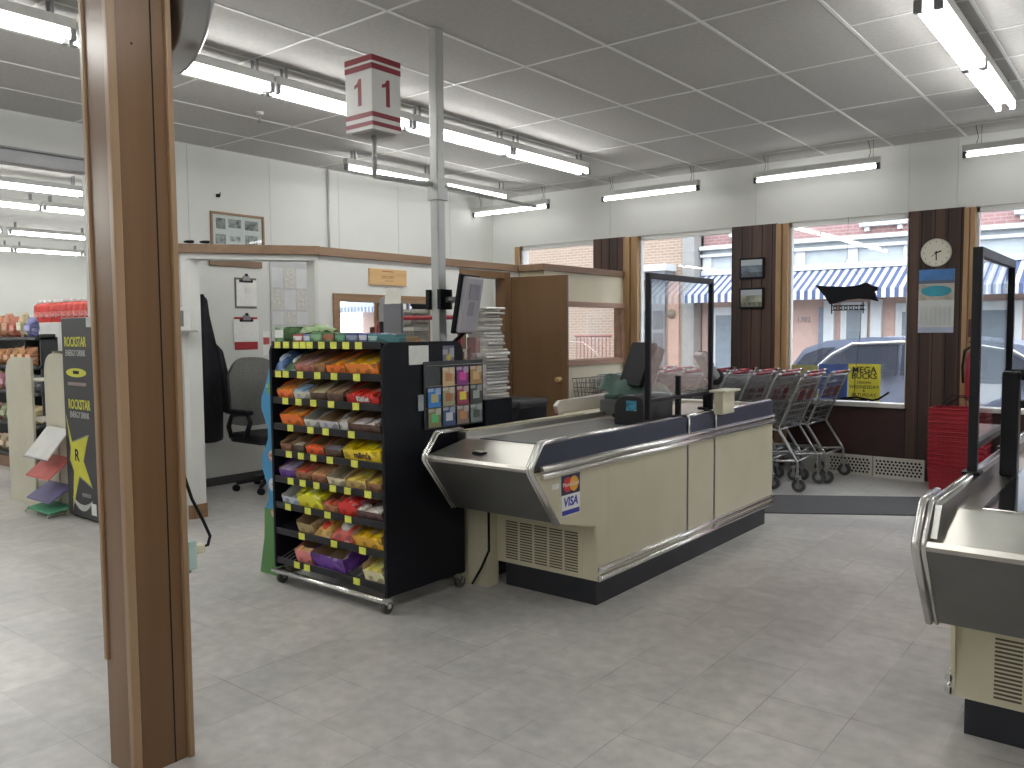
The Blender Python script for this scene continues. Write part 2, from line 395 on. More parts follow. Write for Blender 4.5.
for x0, x1 in wins: b.box((x0, YF, 0), (x1, YF+.16, .69), lowpanel)
struct('wall_front_low', b)
b = MB(); b.box((5.6, YF, 0), (XR, YF+.18, 2.53), white); b.build('wall_front_end', origin=(0, 0, 0), kind='structure')

# ================================================================== OFFICE PARTITION
b = MB()
TH = .10; ZT = 2.06
P0 = Vector((-5.94, 3.41)); P1 = Vector((-5.33, 4.23)); d = (P1-P0).normalized(); n = Vector((-d.y, d.x))   # n points into the office
L = (P1-P0).length
def wallseg(b, A, B, z0, z1, m, th=TH):
    A = Vector(A); B = Vector(B); dd = (B-A).normalized(); nn = Vector((-dd.y, dd.x))
    q = [A, B, B+nn*th, A+nn*th]; b.prism([(v.x, v.y) for v in q], z0, z1, m, axis='z')
# angled opening wall
Z0 = 2.018
JD = .17
q_ = P0+d*.035; b.prism([(P0.x, P0.y), (q_.x, q_.y), (q_.x, q_.y+.115), (q_.x-.10, q_.y+.115), (q_.x-.10, q_.y+.02)], 0, Z0, white, axis='z'); wallseg(b, P1-d*.025, P1, 0, Z0, white, JD); wallseg(b, P0, P1, Z0, ZT, white, JD)
# return to the tall wall
b.box((XL, 3.41, 0), (-5.98, 3.51, ZT), white)
XP = -5.36
# wall along X = XP with window and door openings
wy0, wy1, wz0, wz1 = 4.46, 5.58, .95, 1.70
dy0, dy1, dz = 6.0, 6.62, 1.985
b.box((XP-TH, 4.22, 0), (XP, wy0, ZT), white); b.box((XP-TH, wy0, 0), (XP, wy1, wz0), white); b.box((XP-TH, wy0, wz1), (XP, wy1, ZT), white)
b.box((XP-TH, wy1, 0), (XP, dy0, ZT), white); b.box((XP-TH, dy0, dz), (XP, dy1, ZT), white); b.box((XP-TH, dy1, 0), (XP, 6.88, ZT), white)
struct('wall_office', b)
# booth walls
b = MB()
b.box((XP+.001, 6.88, 0), (-5.121, 6.96, ZT), boothm)
bx0, by0, by1, bz0, bz1 = -5.12, 7.2, 8.38, 1.12, 1.70
b.box((bx0, 6.88, 0), (-5.04, by0, ZT), boothm); b.box((bx0, by0, 0), (-5.04, by1, bz0), boothm); b.box((bx0, by0, bz1), (-5.04, by1, ZT), boothm); b.box((bx0, by1, 0), (-5.04, YF-.02, ZT), boothm)
for yy in (7.36, 7.97): b.box((-5.04, yy-.002, 0), (-5.039, yy+.002, bz0-.05), seam); b.box((-5.04, yy-.002, bz1+.06), (-5.039, yy+.002, ZT), seam)
struct('wall_booth', b)
# wooden cap on the partition
b = MB()
def capseg(A, B):
    A = Vector(A); B = Vector(B); dd = (B-A).normalized(); nn = Vector((-dd.y, dd.x)); q = [A-nn*.03, B-nn*.03, B+nn*.14, A+nn*.14]
    b.prism([(v.x, v.y) for v in q], ZT, ZT+.07, oakx, axis='z', bev=.004)
capseg(P0-d*.02, P1+d*.02); capseg((XP, 4.2), (XP, 6.82))
b.prism([(XP-.14, 6.83), (-5.01, 6.83), (-5.01, YF-.06), (-5.18, YF-.06), (-5.18, 7.0), (XP-.14, 7.0)], ZT, ZT+.07, oakx, axis='z', bev=.004)
b.box((XL+.01, 4.33, 2.08), (XL+.03, 4.9, 2.14), oakx, .003)
struct('trim_2', b)
b = MB(); base_oak = wood('base board', (.20, .11, .05), (.29, .17, .085), axis='y')
wallseg(b, P0-n*.012, P0+d*.035-n*.012, 0, .11, base_oak, .012); q0 = P0+d*.036; b.box((q0.x, q0.y, 0), (q0.x+.012, q0.y+.115, .11), base_oak)
b.box((XP, 4.24, 0), (XP+.012, 5.95, .10), base_oak); struct('baseboard_office', b)
b = MB(); b.box((XL, 3.52, 0), (XL+.012, YF-.05, .08), pm('dark base moulding', (.06, .06, .06), .6)); struct('baseboard_left', b)
# office mirror window and frame
b = MB()
fr = wood('frame oak', (.22, .125, .06), (.31, .19, .105), axis='y')
def frame_yz(b, X, y0, y1, z0, z1, w, m, t=.02):
    b.box((X, y0-w, z1), (X+t, y1+w, z1+w), m, .003); b.box((X, y0-w, z0-w), (X+t, y1+w, z0), m, .003); b.box((X, y0-w, z0), (X+t, y0, z1), m, .003); b.box((X, y1, z0), (X+t, y1+w, z1), m, .003)
frame_yz(b, XP, wy0, wy1, wz0, wz1, .065, fr)
w = struct('window_6', b)
g = MB(); g.box((XP-.03, wy0, wz0), (XP-.024, wy1, wz1), pm('one way mirror glass', (.82, .84, .84), .02, 1, var=.01)); g.build('pane', w)
b = MB(); fr2 = wood('booth frame', (.30, .17, .11), (.42, .26, .19), axis='y'); frame_yz(b, -5.04, by0, by1, bz0, bz1, .055, fr2, .03); b.box((bx0, by0, bz0), (-5.04, by1, bz0+.012), fr2); b.box((bx0, by1-.012, bz0), (-5.04, by1, bz1), fr2)
w = struct('window_7', b)
g = MB(); g.box((-5.09, by0, bz0), (-5.085, by1, bz1), glassm); g.build('pane', w)
# door frame and door leaf
b = MB()
b.box((XP-.11, dy0-.06, 0), (XP+.02, dy0+.008, dz+.06), doorw, .003); b.box((XP-.11, dy1-.008, 0), (XP+.02, dy1+.08, dz+.06), doorw, .003); b.box((XP-.109, dy0+.008, dz-.008), (XP+.019, dy1-.008, dz+.059), doorw, .003)
struct('trim_3', b)
b = MB(); hx, hy = -5.352, 6.735; a = math.radians(9.5)
b.M = Matrix.Translation((hx, hy, 0)) @ Matrix.Rotation(a, 4, 'Z')
b.box((0, -.018, .015), (.64, .018, 2.0), doorw, .003)
dr = struct('door_0', b)
b = MB(); b.M = Matrix.Translation((hx, hy, 0)) @ Matrix.Rotation(a, 4, 'Z')
b.lathe([(.028, 0), (.028, .008), (.012, .012), (.012, .035), (.026, .045), (.028, .06), (.015, .07), (0, .071)], (.555, -.018, .955), (0, -1, 0), pm('brass', (.6, .42, .2), .3, .9), 16)
b.lathe([(.028, 0), (.028, .008), (.012, .012), (.012, .035), (.026, .045), (.028, .06), (.015, .07), (0, .071)], (.555, .018, .955), (0, 1, 0), MATS['brass'], 16)
b.build('door_knob', dr)

# ================================================================== COLUMN
X0 = -2.576
t = thing('wooden_column', 'square wood-clad column in the left foreground', 'column', (X0-.1, 1.36, 0))
b = MB(); b.box((X0-.182, 1.272, 0), (X0-.012, 1.452, HC), column_wood); b.build('core_panels', t)
b = MB(); b.box((X0-.028, 1.262, 0), (X0, 1.291, HC), column_trim, .004); b.build('corner_strip', t)
b = MB(); b.box((X0-.02, 1.452, 0), (X0+.004, 1.472, HC), column_trim, .004); b.build('edge_strip', t)
b = MB(); b.box((X0-.188, 1.264, .36), (X0-.165, 1.292, HC), column_trim, .004); b.build('rear_strip', t)
b = MB(); b.box((X0-.012, 1.407, 0), (X0-.0105, 1.411, HC), blackm); b.build('face_groove', t)
b = MB(); b.cyl((X0-.012, 1.345, 2.36), (X0-.0105, 1.345, 2.36), .004, blackm, 8); b.build('nail_hole', t)
# electrical box, plug and cord on the far side of the column
t = thing('outlet_box', 'pale green outlet box with plug on side of the wood column', 'outlet', (X0-.03, 1.475, .64))
b = MB(); b.box((X0-.06, 1.4725, .645), (X0+.0, 1.505, .745), pm('pale green box', (.40, .55, .53), .5), .004); b.cyl((X0-.03, 1.49, .645), (X0-.03, 1.49, .63), .008, grey); b.build('box', t)
b = MB(); b.box((X0-.05, 1.505, .685), (X0-.02, 1.512, .725), blackm, .002); b.box((X0-.048, 1.512, .688), (X0-.018, 1.548, .722), pm('ivory plug', (.75, .72, .55), .4), .006); b.build('plug', t)
b = MB(); b.tube([(X0-.033, 1.548, .71), (X0-.033, 1.565, .71), (X0-.033, 1.575, .74), (X0-.033, 1.55, .80), (X0-.04, 1.515, .88), (X0-.045, 1.493, .96), (X0-.05, 1.485, 1.1), (X0-.05, 1.485, 1.6), (X0-.05, 1.485, 2.3)], .0055, blackm); b.build('cord', t)
# round metal housing high on the column
t = thing('wall_fan', 'round dark steel drum high on the wood column', 'fan', (-2.74, 1.62, 2.35))
ax = (.12, .99, 0)
b = MB(); b.lathe([(.02, .0), (.20, .0), (.215, .012), (.258, .02), (.262, .03), (.262, .085), (.268, .09), (.268, .102), (.26, .105), (.24, .12), (.15, .135), (.0, .14)], (-2.765, 1.51, 2.63), ax, pm('dark steel', (.42, .42, .42), .28, .95), 40); b.build('housing', t)
b = MB(); b.tube([(-2.60, 1.6, 2.78), (-2.5, 1.75, 2.80), (-2.2, 2.1, 3.15)], .008, grey); b.build('conduit', t)

# ================================================================== FLUORESCENT LIGHTS
def fixture(axis, c, ln, label, group, tubes=1, tm=None):
    """strip light centred at c, tube height c.z, along axis"""
    x, y, z = c; h = ln/2; tm = tm or (tubem if axis == 'y' else tubef)
    t = thing('fluorescent_light', label, 'ceiling light', (x, y, z), group)
    def bx(b, a0, a1, w0, w1, z0, z1, m, bev=0):
        if axis == 'y': b.box((x+w0, y+a0, z+z0), (x+w1, y+a1, z+z1), m, bev)
        else: b.box((x+a0, y+w0, z+z0), (x+a1, y+w1, z+z1), m, bev)
    hw = .032 if tubes == 1 else .065
    b = MB(); bx(b, -h, h, -hw, hw, .03, .085, fixm, .004); b.build('housing', t)
    for s_ in range(tubes):
        o = 0 if tubes == 1 else (s_-.5)*.09
        b = MB()
        if axis == 'y': b.cyl((x+o, y-h+.03, z), (x+o, y+h-.03, z), .017, tm, 10)
        else: b.cyl((x-h+.03, y+o, z), (x+h-.03, y+o, z), .017, tm, 10)
        b.build('tube', t)
        for e in (-h, h-.03):
            b = MB(); bx(b, e, e+.03, o-.02, o+.02, -.025, .035, darkfix if axis == 'x' else grey, .003); b.build('socket', t)
    for e in (-h+.1, h-.1):
        if axis == 'y':
            for o in (-.03, .02):
                b = MB(); bx(b, e-.008, e+.008, o, o+.01, .08, HC-z, grey); b.build('hanger', t)
        else:
            b = MB(); b.tube([(x+e, y, z+.08), (x+e+.015, y+.01, z+.14), (x+e-.005, y, HC)], .003, darkfix, 5); b.build('hanger', t)
            b = MB(); b.tube([(x+e+.04, y, z+.08), (x+e+.04, y, HC)], .002, darkfix, 5); b.build('hanger', t)
    return t
def row(X, ys, z, names, grp, tubes=1, length=1.2):
    for y_, nm in zip(ys, names): fixture('y', (X, y_, z), length, nm, grp, tubes)
G1 = 'strip lights of the left ceiling row'
ysA = [1.455, 2.675, 3.895, 5.115, 6.335]
row(-4.58, ysA, 3.0, ['strip light at the left edge, cut by the wood column', 'strip light starting behind the wood column and steel drum', 'strip light passing behind the lane number sign', 'strip light of left row behind the grey pole', 'last strip light of left row nearest the front wall'], G1, 2)
row(-4.58, [-4.645, -3.425, -2.205, -.985, .235], 3.0, ['unseen strip light added to left row behind the viewer']*5, G1, 2)  # unseen fixtures, added to put more light on the rack front
row(-6.15, [5.83, 7.06], 3.0, ['strip light by the tall white wall, left of the grey pole', 'strip light by the tall white wall, right of the grey pole'], 'strip lights along the tall white wall', 1)
row(-.97, [5.06, 6.28], 3.0, ['two tube light at the upper right edge', 'two tube light at upper right, end of its row'], 'two tube lights upper right', 2)
row(-.97, [-4.5, -3.28, -2.06, -.84, .38, 1.6], 3.0, ['unseen two tube light added behind the viewer']*6, 'unseen two tube lights added behind the viewer', 2)  # unseen row, filled in to brighten the floor and rack
row(2.64, [-3.0, 0, 3, 6.0], 3.0, ['two tube light added on the unseen right side']*4, 'two tube lights added on the unseen right side', 2)  # unseen row added for even lighting
for xc, nm in ((-6.455, 'short strip light hanging in the corner above the booth'), (-4.515, 'strip light hanging above the narrow front window'), (-2.725, 'strip light hanging above the window with the posters'), (-.86, 'strip light at right edge hanging above the clock'), (1.6, 'strip light above the unseen front windows')):
    fixture('x', (xc, 8.1, 2.925), 1.19, nm, 'strip lights along the front wall')
G2 = 'strip lights in the next room'
for X_, z_, ys_, nm in ((-9.46, 2.98, (3.7, 2.5), 'thin strip light just under the steel beam'), (-11.0, 3.0, (3.87, 5.1, 2.6), 'bright strip light second below the steel beam'), (-13.93, 3.0, (5.8, 7.05, 4.5), 'strip light third below the steel beam'), (-16.8, 3.0, (6.95, 8.2, 5.7), 'strip light lowest below the steel beam')):
    for q, y_ in enumerate(ys_):
        fixture('y', (X_, y_, z_), 1.2, nm+(', nearest the column', ', hidden by the column', ', cut by the photo edge')[q] if len(ys_) == 3 else nm+(', nearest the column', ', cut by the photo edge')[q], G2, 2)

for X_ in (-9.46, -11.0, -13.93, -16.8):
    row(X_, [q*1.22-3.4 for q in range(4)], 3.0, ['unseen strip light added to brighten the next room']*4, 'unseen strip lights added to brighten the next room', 2)  # unseen fixtures added to lift the dim far wall
# ================================================================== LANE SIGN, GREY POLE
px, py = -3.338, 3.52
t = thing('grey_pole', 'grey square pole from floor to ceiling behind candy rack', 'pole', (px, py, 0))
b = MB(); b.box((px-.031, py-.031, .006), (px+.031, py+.031, HC-.002), polem, .006); b.build('shaft', t)
b = MB(); b.box((px-.07, py-.07, 0), (px+.07, py+.07, .008), polem); b.build('foot_plate', t)
b = MB(); b.box((px-.042, py-.042, 2.20), (px+.042, py+.042, 2.32), polem, .004); b.tube([(px, py, 2.29), (px-.068, 3.1, 2.29)], .014, polem); b.tube([(px-.068, 3.1, 2.285), (px-.068, 3.1, 2.51)], .014, polem, 8); b.tube([(px+.04, py+.02, 2.28), (px+.05, 4.4, 2.26)], .010, polem); b.build('sign_arm', t)
t = thing('lane_sign', 'white and red boxed lane number sign reading 1', 'sign', (-3.405, 3.1, 2.5))
sw = pm('sign white plastic', (.72, .71, .69), .4, var=.02); sr = pm('sign red', (.25, .012, .028), .45, var=.05)
sx0, sx1, sy0, sy1, sz0, sz1 = -3.51, -3.30, 2.996, 3.20, 2.51, 2.893
b = MB(); b.box((sx0, sy0, sz0), (sx1, sy1, sz1), sw, .003); b.box((sx0+.02, sy0+.02, sz0-.004), (sx1-.02, sy1-.02, sz0+.001), pm('sign base', (.45, .44, .42), .6)); b.build('body', t)
for z0, z1 in ((2.862, 2.892), (2.820, 2.849), (2.575, 2.60), (2.53, 2.552)):
    b = MB(); e = .0015; b.box((sx0-e, sy0-e, z0), (sx1+e, sy1+e, z1), sr); b.build('red_band', t)
def one(b, pos, right):
    R = Vector(right); nn = R.cross(Vector((0, 0, 1)))
    T = Matrix((R, Vector((0, 0, 1)), nn)).transposed().to_4x4(); T.translation = Vector(pos)
    b.M = T; b.prism([(-.004, -.07), (.022, -.07), (.022, .07), (.004, .07), (-.012, .048), (-.032, .040), (-.032, .022), (-.004, .032)], -.001, .0015, sr, axis='z'); b.M = None
for pos, rt in (((-3.405, sy0, 2.71), (1, 0, 0)), ((sx1, 3.098, 2.71), (0, 1, 0)), ((-3.405, sy1, 2.71), (-1, 0, 0)), ((sx0, 3.098, 2.71), (0, -1, 0))):
    b = MB(); one(b, pos, rt); b.build('numeral', t)

# ================================================================== CHECKOUT COUNTERS
def counter(X, w, y0, ln, side, name, label, sticker, bandm=None, beltm=None):
    """X: customer side plane; w: belt width to -X*side; y0: lip; side=+1 customer side faces +X"""
    s = side
    def x(a): return X-s*a       # a metres in from the customer side
    yb = y0+.587; ye = y0+2.96
    t = thing(name, label, 'checkout counter', (x(w/2), y0+1.6, 0))
    # body panels
    b = MB()
    prof = [(y0+.02, .785), (y0+.21, .518), (y0+.545, .438), (yb, .438), (yb, .14), (ye, .14), (ye, .86), (y0+.35, .86), (y0+.35, .785)]
    b.prism(prof, x(.012), x(w), cream)
    b.build('body', t)
    j1, j2 = y0+1.58, y0+1.96
    for k, (a0, a1) in enumerate(((yb-.03, j1-.006), (j1+.006, j2-.006), (j2+.006, ye))):
        b = MB(); 
        if k == 0: b.prism([(y0+.028, .775), (y0+.215, .522), (y0+.55, .442), (yb-.035, .442), (yb-.0, .14), (a1, .14), (a1, .775)], x(0), x(.014), cream)
        else: b.box((x(0), a0, .14), (x(.014), a1, .775), cream, .003)
        if k == 0 and s > 0:
            b.box((x(-.001), yb+.08, .16), (x(0), yb+.083, .77), seam); 
        b.build('side_panel', t)
    for jj in (j1, j2):
        b = MB(); b.box((x(-.006), jj-.006, .14), (x(.01), jj+.006, .80), wiremet, .002); b.tube([(x(-.008), jj, .79), (x(-.008), jj, .915), (x(.02), jj, .93)], .008, chrome); b.build('joint_strip', t)
    b = MB(); b.box((x(.04), yb+.03, 0), (x(w-.04), ye-.035, .14), toe); b.build('toe_kick', t)
    # rails
    for z in (.80, .765, .205, .160):
        b = MB(); b.tube([(x(-.006), (y0+.075 if z > .5 else yb-.01), z), (x(-.006), ye, z)], .0145, chrome, 10); b.box((x(-.002), (y0+.075 if z > .5 else yb-.01), z-.016), (x(.004), ye, z+.016), chrome); b.build('bumper_rail', t)
    # side band
    b = MB(); b.prism([(y0+.03, .815), (y0+.10, .915), (ye, .915), (ye, .815)], x(0), x(.05), bandm or navy); b.build('side_band', t)
    b = MB(); b.tube([(x(.025), y0+.10, .918), (x(.025), j1-.01, .918)], .012, chrome); b.tube([(x(.025), j1+.01, .918), (x(.025), j2-.01, .918)], .012, chrome); b.tube([(x(.025), j2+.01, .918), (x(.025), ye, .918)], .012, chrome); b.build('band_cap', t)
    # end frames
    for a in (.0, w):
        b = MB(); b.tube([(x(a), y0+.28, .925), (x(a), y0+.095, .924), (x(a), y0+.08, .915), (x(a), y0+.005, .82), (x(a), y0, .80), (x(a), y0+.01, .78), (x(a), y0+.212, .515)], .013, chrome, 10)
        a2 = a+.022 if a == 0 else a-.022
        b.tube([(x(a2), y0+.28, .925), (x(a2), y0+.095, .924), (x(a2), y0+.08, .915), (x(a2), y0+.005, .82), (x(a2), y0, .80), (x(a2), y0+.01, .78), (x(a2), y0+.212, .515)], .008, chrome, 8)
        b.build('end_trim', t)
    # sloped stainless nose, apron, deck
    b = MB(); b.prism([(y0+.005, .792), (y0+.0, .806), (y0+.012, .82), (y0+.30, .872), (y0+.34, .874), (y0+.34, .79)], x(.02), x(w-.02), steel); b.build('steel_nose', t)
    b = MB(); b.prism([(y0+.008, .79), (y0+.205, .52), (y0+.22, .52), (y0+.03, .79)], x(.012), x(w-.012), pm('dark apron steel', (.20, .20, .195), .42, .95, var=.06)); b.build('apron', t)
    b = MB(); lx = x(w*.58); b.box((lx-.035, y0+.085, .836), (lx+.035, y0+.125, .846), blackm, .003); b.box((lx-.02, y0+.095, .846), (lx+.022, y0+.117, .852), chrome, .002); b.build('latch', t)
    b = MB(); b.box((x(.05), y0+.34, .83), (x(w-.01), y0+1.62, .872), steel); b.box((x(.05), y0+1.62, .83), (x(w-.01), ye, .874), pm('beige deck laminate', (.42, .36, .30), .3, var=.08)); b.build('deck', t)
    b = MB(); b.box((x(.12), y0+.33, .868), (x(w-.10), y0+1.55, .877), beltm or rubber, .003); b.build('belt', t)
    b = MB(); b.box((x(w-.01), y0+.32, .80), (x(w+.05), ye-.5, .905), steel, .006); b.box((x(w+.0), y0+.35, .905), (x(w+.045), y0+1.5, .913), cream, .003); b.build('side_rail', t)
    # grille with louvre slots on the recessed front face
    b = MB(); g0, g1 = .125, .63
    b.box((x(g0-.02), yb-.004, .155), (x(g1+.02), yb, .40), cream)
    for c in range(5):
        cx = g0+(g1-g0)*(c+.5)/5
        for q in range(15):
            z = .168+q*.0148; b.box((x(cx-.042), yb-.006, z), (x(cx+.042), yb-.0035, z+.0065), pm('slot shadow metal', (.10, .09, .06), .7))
    b.build('grille', t)
    b = MB(); b.box((x(w+.18), y0+.50, 0), (x(w-.0), y0+.60, .52), cream, .004); b.tube([(x(w-.02), y0+.49, .5), (x(w-.02), y0+.49, .22), (x(w+.02), y0+.47, .12), (x(w+.08), y0+.46, .02)], .007, blackm); b.build('power_leg', t)
    if sticker:
        b = MB(); X1 = x(-.0005); rt, up = ZY
        mcb = pm('sticker navy', (.03, .03, .10), .4); wh = pm('sticker white', (.85, .85, .85), .4); vb = pm('sticker blue', (.03, .05, .40), .4)
        ya, yc = 3.243, 3.402
        b.box((X1, ya, .648), (X1+.001, yc, .745), mcb); b.box((X1, ya, .545), (X1+.001, yc, .648), wh); b.box((X1+.0008, ya+.004, .548), (X1+.0014, yc-.004, .572), vb)
        def disc(cy, cz, r, m_, e): b.cyl((X1+.001, cy, cz), (X1+e, cy, cz), r, m_, 24)
        disc(3.298, .697, .038, pm('sticker red', (.65, .03, .03), .4), .0014); disc(3.350, .697, .038, pm('sticker gold', (.85, .42, .05), .4), .0016)
        b.text('MasterCard', .029, (X1+.0017, 3.323, .697), rt, up, wh, .0002)
        b.text('VISA', .062, (X1+.0012, 3.323, .61), (0, 1, 0), (0, .16, 1), vb, .0002, bold=.002)
        b.build('card_sticker', t, label='payment card sticker on cream side panel')
        b = MB(); b.box((x(-.0005), 3.165, .69), (x(-.0012), 3.225, .715), paper); b.build('small_notice', t)
        b = MB(); b.box((x(-.0006), 4.04, .64), (x(-.0012), 4.215, .642), seam); b.box((x(-.0006), 4.04, .64), (x(-.0012), 4.042, .755), seam); b.build('hatch_outline', t)
    return t
c1 = counter(-2.28, .69, 3.0, 2.97, 1, 'checkout_counter', 'cream checkout counter with black belt and payment card sticker', True)
# bagging wing of the first counter
b = MB(); b.box((-3.72, 5.25, .12), (-2.97, 5.96, .80), cream); b.build('bagging_wing', c1)
b = MB(); b.prism([(5.25, .80), (5.22, .86), (5.27, .90), (6.0, .915), (6.0, .80)], -3.75, -3.71, steel, bev=.006); b.box((-3.75, 5.94, .80), (-2.33, 5.985, .90), steel, .006); b.build('wing_rail', c1)
c2 = counter(-.57, .69, 2.63, 2.97, -1, 'checkout_counter', 'stainless and cream checkout counter cut off by the right edge', False, pm('channel steel', (.27, .265, .25), .32, 1, var=.03), pm('polished plate', (.36, .35, .34), .09, 1, var=.03))

# ================================================================== ACRYLIC GUARDS
def guard(X, y0, y1, z0, zb, z1, label, legs):
    t = thing('sneeze_guard', label, 'sneeze guard', (X, (y0+y1)/2, z0), 'black framed acrylic guards')
    w = .024
    for yy in legs:
        b = MB(); b.box((X-.016, yy-w/2, z0), (X+.016, yy+w/2, z1 if yy in (y0, y1) else zb+.14), black, .003); b.box((X-.03, yy-.035, z0), (X+.03, yy+.035, z0+.012), black, .002); b.build('post', t)
    b = MB(); b.box((X-.016, y0, z1-.035), (X+.016, y1, z1), black, .003); b.build('top_rail', t)
    b = MB(); b.box((X-.016, y0, zb), (X+.016, y1, zb+.022), black, .003); b.build('bottom_rail', t)
    b = MB(); b.box((X-.003, y0+w/2, zb+.02), (X+.003, y1-w/2, z1-.03), plexi); b.build('acrylic_sheet', t)
    return t
guard(-2.33, 4.18, 5.0, .918, 1.03, 1.772, 'black framed clear acrylic guard on the first counter', (4.18, 4.55, 5.0))
guard(-.545, 3.36, 4.14, .918, 1.01, 1.735, 'black framed clear acrylic guard on right edge counter', (3.36, 4.14))

# ================================================================== CANDY RACK
RX0, RX1, RY, RYB = -4.03, -3.11, 2.86, 3.44
rack = thing('candy_rack', 'tall black rolling candy rack with nine sloping shelves', 'display rack', ((RX0+RX1)/2, 3.15, 0))
def sidepoly(y0, y1, z0, z1, r):
    p = [(y0, z0), (y1, z0)]
    for i in range(7): a = PI/2*i/6; p.append((y1-r+r*math.cos(a), z1-r+r*math.sin(a)))
    for i in range(7): a = PI/2+PI/2*i/6; p.append((y0+r+r*math.cos(a), z1-r+r*math.sin(a)))
    return p
for X_ in (RX0-.018, RX1-.004):
    b = MB(); b.prism(sidepoly(RY-.01, RYB+.01, .085, 1.395, .055), X_, X_+.02, blackm, bev=.003); b.build('side_panel', rack)
b = MB(); b.box((RX0, RYB-.03, .09), (RX1, RYB-.015, 1.36), blackm); b.build('back_panel', rack)
SZ = [1.38, 1.215, 1.063, .912, .760, .608, .456, .304, .131]
TILT = math.radians(18)
def shelfM(i):
    z = SZ[i]; tl = 0 if i == 0 else TILT
    return Matrix.Translation((RX0, RY, z+.012)) @ Matrix.Rotation(tl, 4, 'X')
for i, z in enumerate(SZ):
    b = MB(); b.M = shelfM(i)
    if i < 8: b.box((.0, .0, -.012), (.915, .38, -.004), blackm)
    else:
        for k in range(24): b.box((.01+k*.0385, .0, -.012), (.016+k*.0385, .38, -.006), grey)
    b.M = None; b.box((RX0, RY-.006, z-.019), (RX1-.004, RY+.004, z+.019), black, .003); b.build('shelf', rack)
TAGS = [[.04, .12, .21, .27, .33, .43, .53, .63, .73], [.04, .11, .24, .39, .53, .71], [.10, .22, .35, .50, .70], [.14, .32, .45, .66], [.12, .23, .34, .48, .68], [.13, .24, .36, .50, .62, .78], [.10, .28, .45, .62], [.22, .50, .73], [.17, .26, .68]]
for i, ts in enumerate(TAGS):
    for a in ts:
        b = MB(); x_ = RX0+a+.02; b.box((x_-.026, RY-.0085, SZ[i]-.020), (x_+.026, RY-.0062, SZ[i]+.017), tagm); b.build('price_tag', rack)
b = MB(); b.tube([(RX0-.01, RY-.03, .075), (RX1+.01, RY-.03, .075)], .014, chrome, 10); b.build('front_bar', rack)
b = MB(); b.box((RX0, RY-.012, .05), (RX1, RY+.02, .07), black, .003); b.build('base_rail', rack)
for cx, cy in ((RX0+.04, RY), (RX1-.0, RY), (RX0+.04, RYB-.02), (RX1-.0, RYB-.02)):
    b = MB(); b.cyl((cx-.014, cy, .032), (cx+.014, cy, .032), .032, rubber, 16); b.build('caster', rack)
    o = b = MB(); b.box((cx-.022, cy-.02, .05), (cx+.022, cy+.02, .085), chrome, .004); b.box((cx-.022, cy-.012, .03), (cx-.017, cy+.012, .06), chrome); b.box((cx+.017, cy-.012, .03), (cx+.022, cy+.012, .06), chrome); b.build('caster_fork', rack)

GRP = 'candy boxes on the black rack'
def tray(i, a0, a1, col, label, inner=None, fill=None, full=.0, dep=.345, h=.062, lip=.042, text=None, tcol=None, bars=None, slant=0):
    """open display box of candy on sloping shelf i between a0 and a1 metres from the rack's left side"""
    M = shelfM(i); c = M @ Vector(((a0+a1)/2, .02, 0))
    t = thing('candy_box', label, 'candy', c, GRP)
    vv = lambda c_: tuple(round(min(.9, q*1.22+(q-sum(c_)/3)*.15), 3) if q > .03 else q for q in c_)
    col = vv(col); fill = vv(fill) if fill else None
    inner = inner or card; pc = prod(col); b = MB(); b.M = M
    y0, y1 = .012, dep; w = .003; a0 += .003; a1 -= .003
    b.box((a0, y0, 0), (a1, y1, w), pc)
    for q0, q1, e in ((a0, a0+w, 0), (a1-w, a1, 1)):
        b.prism([(y0, w), (y1, w), (y1, h), (y0+.07, h), (y0, lip)], q0, q1, pc)
    b.box((a0, y1-w, w), (a1, y1, h*1.25), inner)
    b.box((a0, y0, w), (a1, y0+w, lip), pc)
    b.build('tray', t)
    b = MB(); b.M = M; b.box((a0+w, y0+w, w), (a1-w, y1-w, w+.0015), inner)
    b.box((a0+w, y0+w, w), (a0+w+.001, y1-w, h-.01), inner); b.box((a1-w-.001, y0+w, w), (a1-w, y1-w, h-.01), inner); b.build('lining', t)
    if full > 0:
        fc = prod(fill or col); b = MB(); b.M = M; n_ = bars or max(2, int((a1-a0)/.035)); rnd = random.Random(int(a0*1000)+i)
        ww = (a1-a0-.008)/n_
        for k in range(n_):
            zz = w+.003; top = lip*.95+rnd.uniform(-.004, .012)
            ln = (y1-y0-.01)*min(full, .97)
            b.box((a0+.004+k*ww+.001, y0+.006, zz), (a0+.004+(k+1)*ww-.001, y0+.006+ln, top), fc, .005, 1)
        b.build('wrapped_bars', t)
    if text:
        b = MB(); b.M = M; b.text(text, lip*.85, ((a0+a1)/2, y0-.0006, lip*.52), (1, 0, 0), (0, 0, 1), tcol or paper, .0004, bold=.0022); b.M = None; b.build('lettering', t)
    return t
O = (.72, .17, .02); KR = (.50, .02, .02); GR = (.55, .54, .50); PU = (.13, .05, .28); YE = (.80, .52, .03); DB = (.09, .045, .03); BR = (.26, .13, .07); BE = (.66, .58, .42)
wcol = pm('lettering white', (.85, .85, .83), .5); bcol = pm('lettering dark brown', (.08, .03, .02), .5)
# second shelf
tray(1, .20, .37, (.40, .16, .12), 'small pinkish brown box on second shelf beside green tray', fill=(.5, .3, .3), full=.9, lip=.04)
tray(1, .37, .47, (.33, .17, .08), 'brown open carton on second shelf right of the pinkish box', full=.5)
tray(1, .47, .63, O, 'orange candy box in middle of the second shelf', fill=(.75, .28, .05), full=.9)
tray(1, .63, .885, (.70, .22, .03), 'wide orange and gold candy box right end of second shelf', fill=(.72, .40, .05), full=.95, h=.075, lip=.055)
